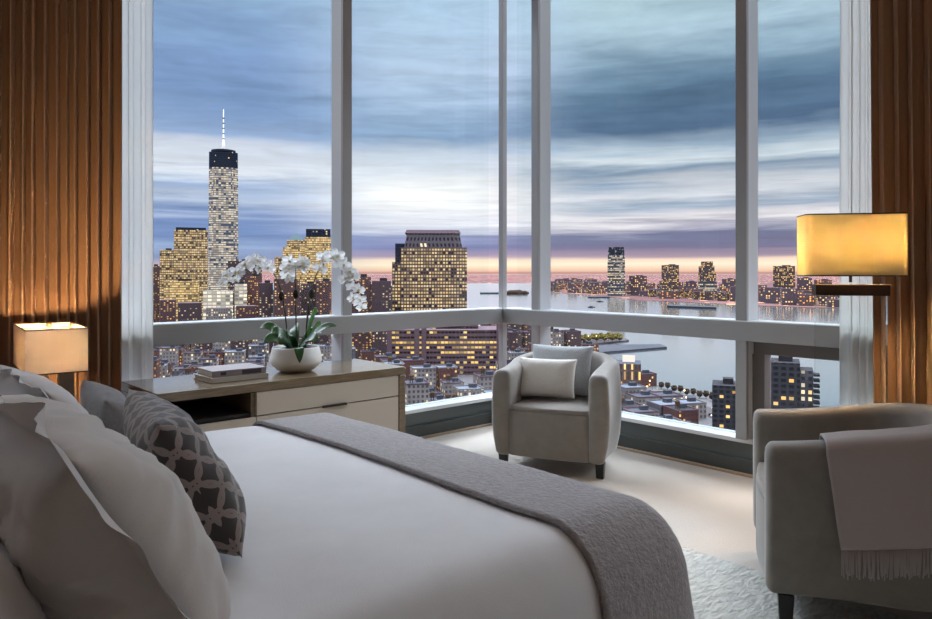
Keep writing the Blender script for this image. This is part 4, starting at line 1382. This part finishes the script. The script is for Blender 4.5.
for k in range(6):
    q = G(556 + k * 8, 344.1 - 0.12 * k, ZG + 0.6)
    o = copy_tree(lp); o.location = (q.x, q.y, ZG + 0.6); o.scale = (1.3, 1.3, 1.3)
    tag(o, 'lit street lamp on the park pier among green trees', 'street lamp', 'street lamps on the park pier')
quad('pier', [G(508, 333.6, WZ), G(527, 331.0, WZ), G(524, 329.2, WZ), G(503, 330.4, WZ)], WZ - 0.4, ZG + 0.8, R_['pier'], 'short dark pier seen just under the rail at the corner post', 'pier')
quad('breakwater', [G(667, 307.6, WZ), G(716, 309.3, WZ), G(717, 308.3, WZ), G(668, 306.2, WZ)], WZ - 0.4, ZG + 5, R_['boat'], 'long dark breakwater lying off the far shore', 'breakwater')
for x0, x1, y, lb in ((480, 500, 293.6, 'low dark islet left of the corner post'), (506, 529, 293.2, 'low wooded islet between the two corner mullions'), (588, 610, 297.6, 'thin dark spit before the tallest far tower')):
    q = MB(); d0 = G(x0, y, WZ)
    pl = [G(x0, y + 0.4, WZ), G(x1, y + 0.5, WZ), G(x1, y - 0.9, WZ), G(x0, y - 0.7, WZ)]
    q.prism([(p.x, p.y) for p in pl], WZ - 0.4, ZG + 4)
    o = q.build('islet', R_['boat']); tag(o, lb, 'islet')
q = MB()
for k in range(14):
    pq = G(508 + k * 1.4, 293.4, ZG + 4); q.ball((pq.x, pq.y, ZG + 5), rnd.uniform(8, 22), 8, 6, sq=(1, 1, 0.9))
o = q.build('grove', R_['tree']); tag(o, 'dark clump of trees on the islet between the corner mullions', 'trees', kind='stuff')
def boat(px, py, L, label):
    p = G(px, py, WZ); r = empty('boat', (p.x, p.y, WZ), facing(px) + 0.2, label=label, cat='boat')
    q = MB(); q.rings([[(x * L, y * L, 0.0) for x, y in ((-.5, -.1), (.3, -.12), (.5, 0), (.3, .12), (-.5, .1))], [(x * L * 1.05, y * L * 1.25, L * 0.09) for x, y in ((-.5, -.1), (.3, -.12), (.5, 0), (.3, .12), (-.5, .1))]]); q.build('hull', R_['boat'], r)
    q = MB(); q.box((-0.05 * L, 0, L * 0.14), (L * 0.45, L * 0.14, L * 0.10)); q.build('cabin', R_['grey'], r)
boat(600, 301.8, 26, 'dark ferry crossing the river near the tall far tower')
boat(591.5, 307.4, 24, 'dark ferry nearer the window rail than the other')

# --- brown blocks filling the skyline between the towers
for a, c_, y, d, f, lb in ((138, 150, 288, 1480, 'brick2', 'brown block beside the left sheer, low on the skyline'), (160, 176, 300, 1120, 'brick', 'brown block at the foot of the golden left towers'),
                           (178, 202, 303, 1090, 'brick2', 'dark brown block low between golden blocks and the floodlit building'), (206, 232, 308, 1060, 'pale', 'pale block low before the floodlit building'),
                           (236, 256, 306, 1060, 'brick', 'brown block low under the left orchid spray'), (262, 284, 290, 1160, 'grey', 'grey block glimpsed left of the middle spray'),
                           (284, 330, 292, 1150, 'brick2', 'long brown block under the green pyramid roof tower'), (331, 352, 284, 1120, 'brick', 'brown block hidden mostly by the left window mullion'),
                           (366, 376, 284, 1010, 'brick', 'brown block in the gap between the reddish and dusky towers'), (386, 397, 286, 1020, 'grey', 'grey block in the gap left of the crowned tower')):
    building('office_building', lb, a, c_, y, d, 24, f, 'mauve', plant=False)

# --- the far shore
r = building('skyscraper', 'tallest far tower across the river, banded glass with a dark top', 607.5, 625, 262, 3450, 80, 'jersey', 'navy', plant=False)
for y0_, y1_, k, f in ((262, 255, 0.97, 'jersey'), (255, 250, 0.93, 'wtc_dark'), (250, 247, 0.86, 'wtc_dark')):
    building('', '', 607.5 + 17.5 * (1 - k) / 2, 625 - 17.5 * (1 - k) / 2, y1_, 3452, 76 * k, f, 'navy', zb=zat(y0_, 3452), root=r, part='upper_tier', plant=False)
building('tower', 'dark square far tower across the river', 661.5, 679, 265, 3150, 60, 'jersey2', 'dark', plant=True)
building('tower', 'low wide lit base building in front of the dark square far tower', 659, 680, 291, 3090, 40, 'far2', 'pale', plant=False)
r = building('tower', 'far tower with a sloping stepped top across the river', 698, 717, 281, 3150, 60, 'jersey', 'dark', plant=False)
for a, c_, y0_, y1_ in ((698.3, 716, 281, 272), (698.6, 714.5, 272, 266), (701, 713, 266, 261.5)):
    building('', '', a, c_, y1_, 3153, 54, 'jersey2', 'dark', zb=zat(y0_, 3153), root=r, part='upper_tier', plant=False)
building('tower', 'square far tower left of the floor lamp shade', 773, 795, 266, 3000, 60, 'jersey2', 'dark')
building('tower', 'twin topped brown far block right of the tallest far tower', 629, 647, 276, 3500, 60, 'far', 'mauve')
building('tower', 'far block standing between the square tower and the sloping tower', 684, 697, 281.5, 3400, 50, 'far', 'mauve')
building('tower', 'far block just left of the right window mullion', 722, 736, 279, 3400, 50, 'far', 'mauve')
building('tower', 'squat far block under the floor lamp shade', 797, 812, 278, 3100, 60, 'far', 'mauve')
building('tower', 'far block right of the squat one under the lamp crossbar', 814, 832, 280, 3050, 60, 'far2', 'mauve')
fprot = []
for k, (w, l, h, f) in enumerate(((60, 40, 26, 'far'), (46, 40, 40, 'far2'), (80, 40, 18, 'far2'), (50, 40, 58, 'far'), (110, 50, 14, 'far'), (38, 34, 34, 'jersey2'))):
    q = MB(); q.box((0, 0, h / 2), (w, l, h), mi=0, tmi=1)
    fprot.append([q.build('far_building', [F[f], R_['mauve']]), False, w, f, h])
placed = []
tries = 0
while len(placed) < 190 and tries < 9000:
    tries += 1
    px = rnd.uniform(552, 842)
    ysh = 292.6 + (px - 552) * 0.056
    t_ = rnd.random() ** 1.4
    py = ysh - 1.0 - t_ * 9.5
    if py < 282.5: continue
    pos = G(px, py, ZG)
    pr = rnd.choice(fprot)
    if not inside(pos, far_pts): continue
    if any(math.hypot(pos.x - a, pos.y - b_) < r_ + pr[2] * 0.65 for a, b_, r_ in TAKEN): continue
    if any((pos - a).length < (w_ + pr[2]) * 0.7 for a, w_ in placed): continue
    o = pr[0] if not pr[1] else pr[0].copy()
    if pr[1]: COL.objects.link(o)
    pr[1] = True
    placed.append((pos, pr[2]))
    o.location = (pos.x, pos.y, ZG - 0.4); o.rotation_euler = (0, 0, facing(px) + rnd.uniform(-0.25, 0.25))
    z = ('left of the tallest far tower' if px < 607 else 'between tallest and square towers' if px < 670 else 'between square and sloping towers' if px < 708 else 'around the right mullion' if px < 760 else 'below the floor lamp')
    nm = {'far': 'mauve', 'far2': 'rust coloured', 'jersey2': 'brown'}[pr[3]]
    hn = 'low' if pr[4] < 20 else 'squat' if pr[4] < 36 else 'tall'
    tag(o, f'{hn} {nm} block on the far shore {z}', 'building', f'far shore buildings {z}')
print('FAR', len(placed))


# ================================================================== camera, sky, lights
cd = bpy.data.cameras.new('camera'); cam = bpy.data.objects.new('camera', cd); COL.objects.link(cam)
cam.location = EYE; cam.rotation_euler = (math.radians(90), 0, math.radians(-42))
cd.sensor_fit = 'HORIZONTAL'; cd.sensor_width = 36.0; cd.lens = FPX / 932 * 36
cd.shift_y = -(309.5 - HZ) / 932
cd.clip_start = 0.05; cd.clip_end = 60000
SC.camera = cam

w = bpy.data.worlds.new('sky'); SC.world = w; w.use_nodes = True
t = NT(w)
bg = t.n['Background']
tc = t.add('ShaderNodeTexCoord').outputs['Generated']
nv = t.add('ShaderNodeVectorMath', operation='NORMALIZE'); t.l.new(tc, nv.inputs[0])
sp = t.add('ShaderNodeSeparateXYZ'); t.l.new(nv.outputs[0], sp.inputs[0])
X, Y, Z = sp.outputs
# compass angle measured from the direction (0.669, 0.743) of the bay
xr = t.math('ADD', t.math('MULTIPLY', X, RT.x), t.math('MULTIPLY', Y, RT.y))
yf_ = t.math('ADD', t.math('MULTIPLY', X, FW.x), t.math('MULTIPLY', Y, FW.y))
az = t.math('ARCTAN2', xr, yf_)
hor = t.math('SQRT', t.math('ADD', t.math('MULTIPLY', X, X), t.math('MULTIPLY', Y, Y)))
el = t.math('DIVIDE', Z, t.math('MAXIMUM', hor, 0.02))          # tangent of the elevation
# streaky cloud sheets: stretched sideways, tighter towards the horizon
ee = t.math('DIVIDE', el, t.math('ADD', 0.25, el))
v1 = t.comb(t.math('MULTIPLY', az, 2.2), t.math('MULTIPLY', ee, 16.0), 1.7)
v2 = t.comb(t.math('MULTIPLY', az, 4.5), t.math('MULTIPLY', ee, 44.0), 5.2)
v3 = t.comb(t.math('MULTIPLY', az, 2.4), t.math('MULTIPLY', ee, 7.0), 9.1)
n1 = t.math('SUBTRACT', t.noise(v1, 1.0, 6, 0.55, 0.6), 0.5)
n2 = t.math('SUBTRACT', t.noise(v2, 1.0, 5, 0.6, 0.4), 0.5)
n3 = t.math('SUBTRACT', t.noise(v3, 1.0, 5, 0.5, 0.8), 0.5)
gate = t.mapr(el, 0.004, 0.07, 0, 1, True)
warp = t.math('ADD', t.math('MULTIPLY', n1, 0.07), t.math('MULTIPLY', n2, 0.035))
e2 = t.math('ADD', el, t.math('MULTIPLY', t.math('MULTIPLY', warp, gate), 1.0))
e2 = t.math('ADD', e2, t.math('MULTIPLY', t.math('MULTIPLY', n3, 0.10), t.mapr(el, 0.06, 0.3, 0, 1, True)))


def yy(y): return (HZ - y) / FPX / 0.42


def skyramp(stops):
    st = sorted((max(0.0, min(1.0, yy(y))), lin(c)) for y, c in stops)
    return t.ramp(t.math('DIVIDE', e2, 0.42, clamp=True), st)


left = skyramp([(272, (190, 160, 170)), (266, (196, 176, 186)), (258, (128, 146, 188)), (248, (150, 172, 212)), (238, (112, 138, 188)), (222, (118, 144, 194)),
                (205, (176, 190, 216)), (190, (150, 174, 212)), (174, (214, 220, 232)), (158, (200, 208, 226)), (142, (140, 166, 206)), (110, (116, 148, 194)), (60, (120, 152, 198)), (0, (136, 170, 206))])
mid = skyramp([(273, (226, 174, 156)), (271, (240, 190, 158)), (265, (255, 236, 200)), (260, (250, 220, 192)), (256, (170, 150, 176)), (246, (122, 130, 180)), (236, (146, 154, 194)), (226, (206, 210, 226)),
               (210, (236, 236, 240)), (190, (244, 244, 244)), (172, (206, 214, 226)), (158, (196, 208, 224)), (138, (130, 160, 196)), (110, (146, 174, 206)), (70, (172, 194, 222)), (0, (168, 198, 226))])
right = skyramp([(273, (226, 172, 152)), (271, (242, 190, 156)), (264, (255, 236, 204)), (259, (248, 214, 188)), (256, (176, 150, 166)), (248, (122, 116, 148)), (236, (116, 120, 152)), (228, (168, 166, 186)),
                 (216, (222, 216, 220)), (204, (150, 166, 188)), (192, (206, 208, 216)), (176, (126, 150, 176)), (162, (204, 214, 222)), (150, (150, 172, 194)), (132, (76, 104, 136)), (100, (86, 118, 148)), (72, (112, 144, 170)), (40, (158, 186, 204)), (0, (168, 196, 210))])
wl = t.mapr(az, -0.30, -0.08, 0, 1, True)
wr_ = t.mapr(t.math('ADD', az, t.math('MULTIPLY', n3, 0.3)), 0.02, 0.22, 0, 1, True)
sky = t.mix(wr_, t.mix(wl, left, mid), right)
# soft streaks of light and shade
n4 = t.math('SUBTRACT', t.noise(t.comb(t.math('MULTIPLY', az, 13.0), t.math('MULTIPLY', ee, 60.0), 3.3), 1.0, 7, 0.62, 0.8), 0.5)
amp = t.math('ADD', 1.03, t.math('MULTIPLY', t.math('ADD', t.math('MULTIPLY', n4, 0.4), t.math('ADD', t.math('MULTIPLY', n2, 0.6), t.math('MULTIPLY', n1, 0.35))), gate))
sky = t.mix(1.0, sky, t.comb(amp, amp, amp), 'MULTIPLY')
bw = t.add('ShaderNodeRGBToBW'); t.l.new(sky, bw.inputs[0])
sky = t.mix(0.14, sky, t.comb(bw.outputs[0], bw.outputs[0], bw.outputs[0]))
# above the view the sky is boosted to light the room
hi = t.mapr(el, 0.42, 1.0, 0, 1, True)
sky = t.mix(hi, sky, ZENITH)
below = t.math('LESS_THAN', el, 0.0)
sky = t.mix(below, sky, lin((200, 152, 142)))
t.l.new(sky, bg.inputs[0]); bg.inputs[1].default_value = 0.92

# lamps of the room, then added ceiling fill
lamp_light('bulb_light', TLW, LAMP_T, (1.0, 0.66, 0.34), 0.03)
for s in (-0.15, 0.15):
    q = flm @ Vector((s, -0.0, 1.435)); lamp_light('bulb_light', q, LAMP_F, (1.0, 0.66, 0.30), 0.03)


def add_ceiling_fill(x, y, energy, size, col=(1.0, 0.80, 0.62)):  # unseen fill added under the ceiling to lift shadows
    l = bpy.data.lights.new('ceiling_light', 'AREA'); l.shape = 'DISK'; l.size = size; l.energy = energy; l.color = col; l.spread = math.radians(150)
    o = bpy.data.objects.new('ceiling_light', l); COL.objects.link(o); o.location = (x, y, ZC - 0.03)
    return o
add_ceiling_fill(-3.9, -3.9, CEIL_A, 0.5)
add_ceiling_fill(-1.9, -4.2, CEIL_B, 0.5)

vs = SC.view_settings
SC.display_settings.display_device = 'sRGB'
vs.view_transform = 'Standard'; vs.look = 'None'; vs.exposure = 0.30; vs.gamma = 1.0; vs.use_curve_mapping = False
SC.cycles.use_denoising = True
SC.cycles.max_bounces = 10; SC.cycles.diffuse_bounces = 5; SC.cycles.transparent_max_bounces = 16; SC.cycles.transmission_bounces = 8
SC.cycles.sample_clamp_indirect = 6.0
SC.cycles.caustics_reflective = False; SC.cycles.caustics_refractive = False


# leave out small blocks that nothing in view shows
bpy.context.view_layer.update()
dg = bpy.context.evaluated_depsgraph_get()
seen = []
for o in LOWS:
    hgt = max(v[2] for c_ in o.children for v in c_.bound_box)
    vis = 0
    for dx in (-8, 0, 8):
        for dy in (-8, 0, 8):
            for hz in (0.98, 0.6):
                if hz < 0.9 and dx == 0 and dy == 0: continue
                q = o.matrix_world @ Vector((dx, dy, 0)); q.z = ZG + (hgt if hz > 0.9 else hgt * hz)
                dr = q - EYE; L = dr.length; dr.normalize()
                ok, loc, nn_, ii, ob, mm_ = SC.ray_cast(dg, EYE + dr * 12, dr, distance=L + 40)
                if ok and ob is not None and (ob.parent is o): vis += 1
    seen.append((vis, o))
drop = [o for v_, o in seen if v_ < 2]
keep = sorted((v_, o.name) for v_, o in seen if v_ >= 2)
if len(keep) > 280: drop += [bpy.data.objects[n_] for v_, n_ in keep[:len(keep) - 280]]
for o in drop:
    for c_ in list(o.children): bpy.data.objects.remove(c_)
    bpy.data.objects.remove(o)
print('KEPT', len(LOWS) - len(drop))
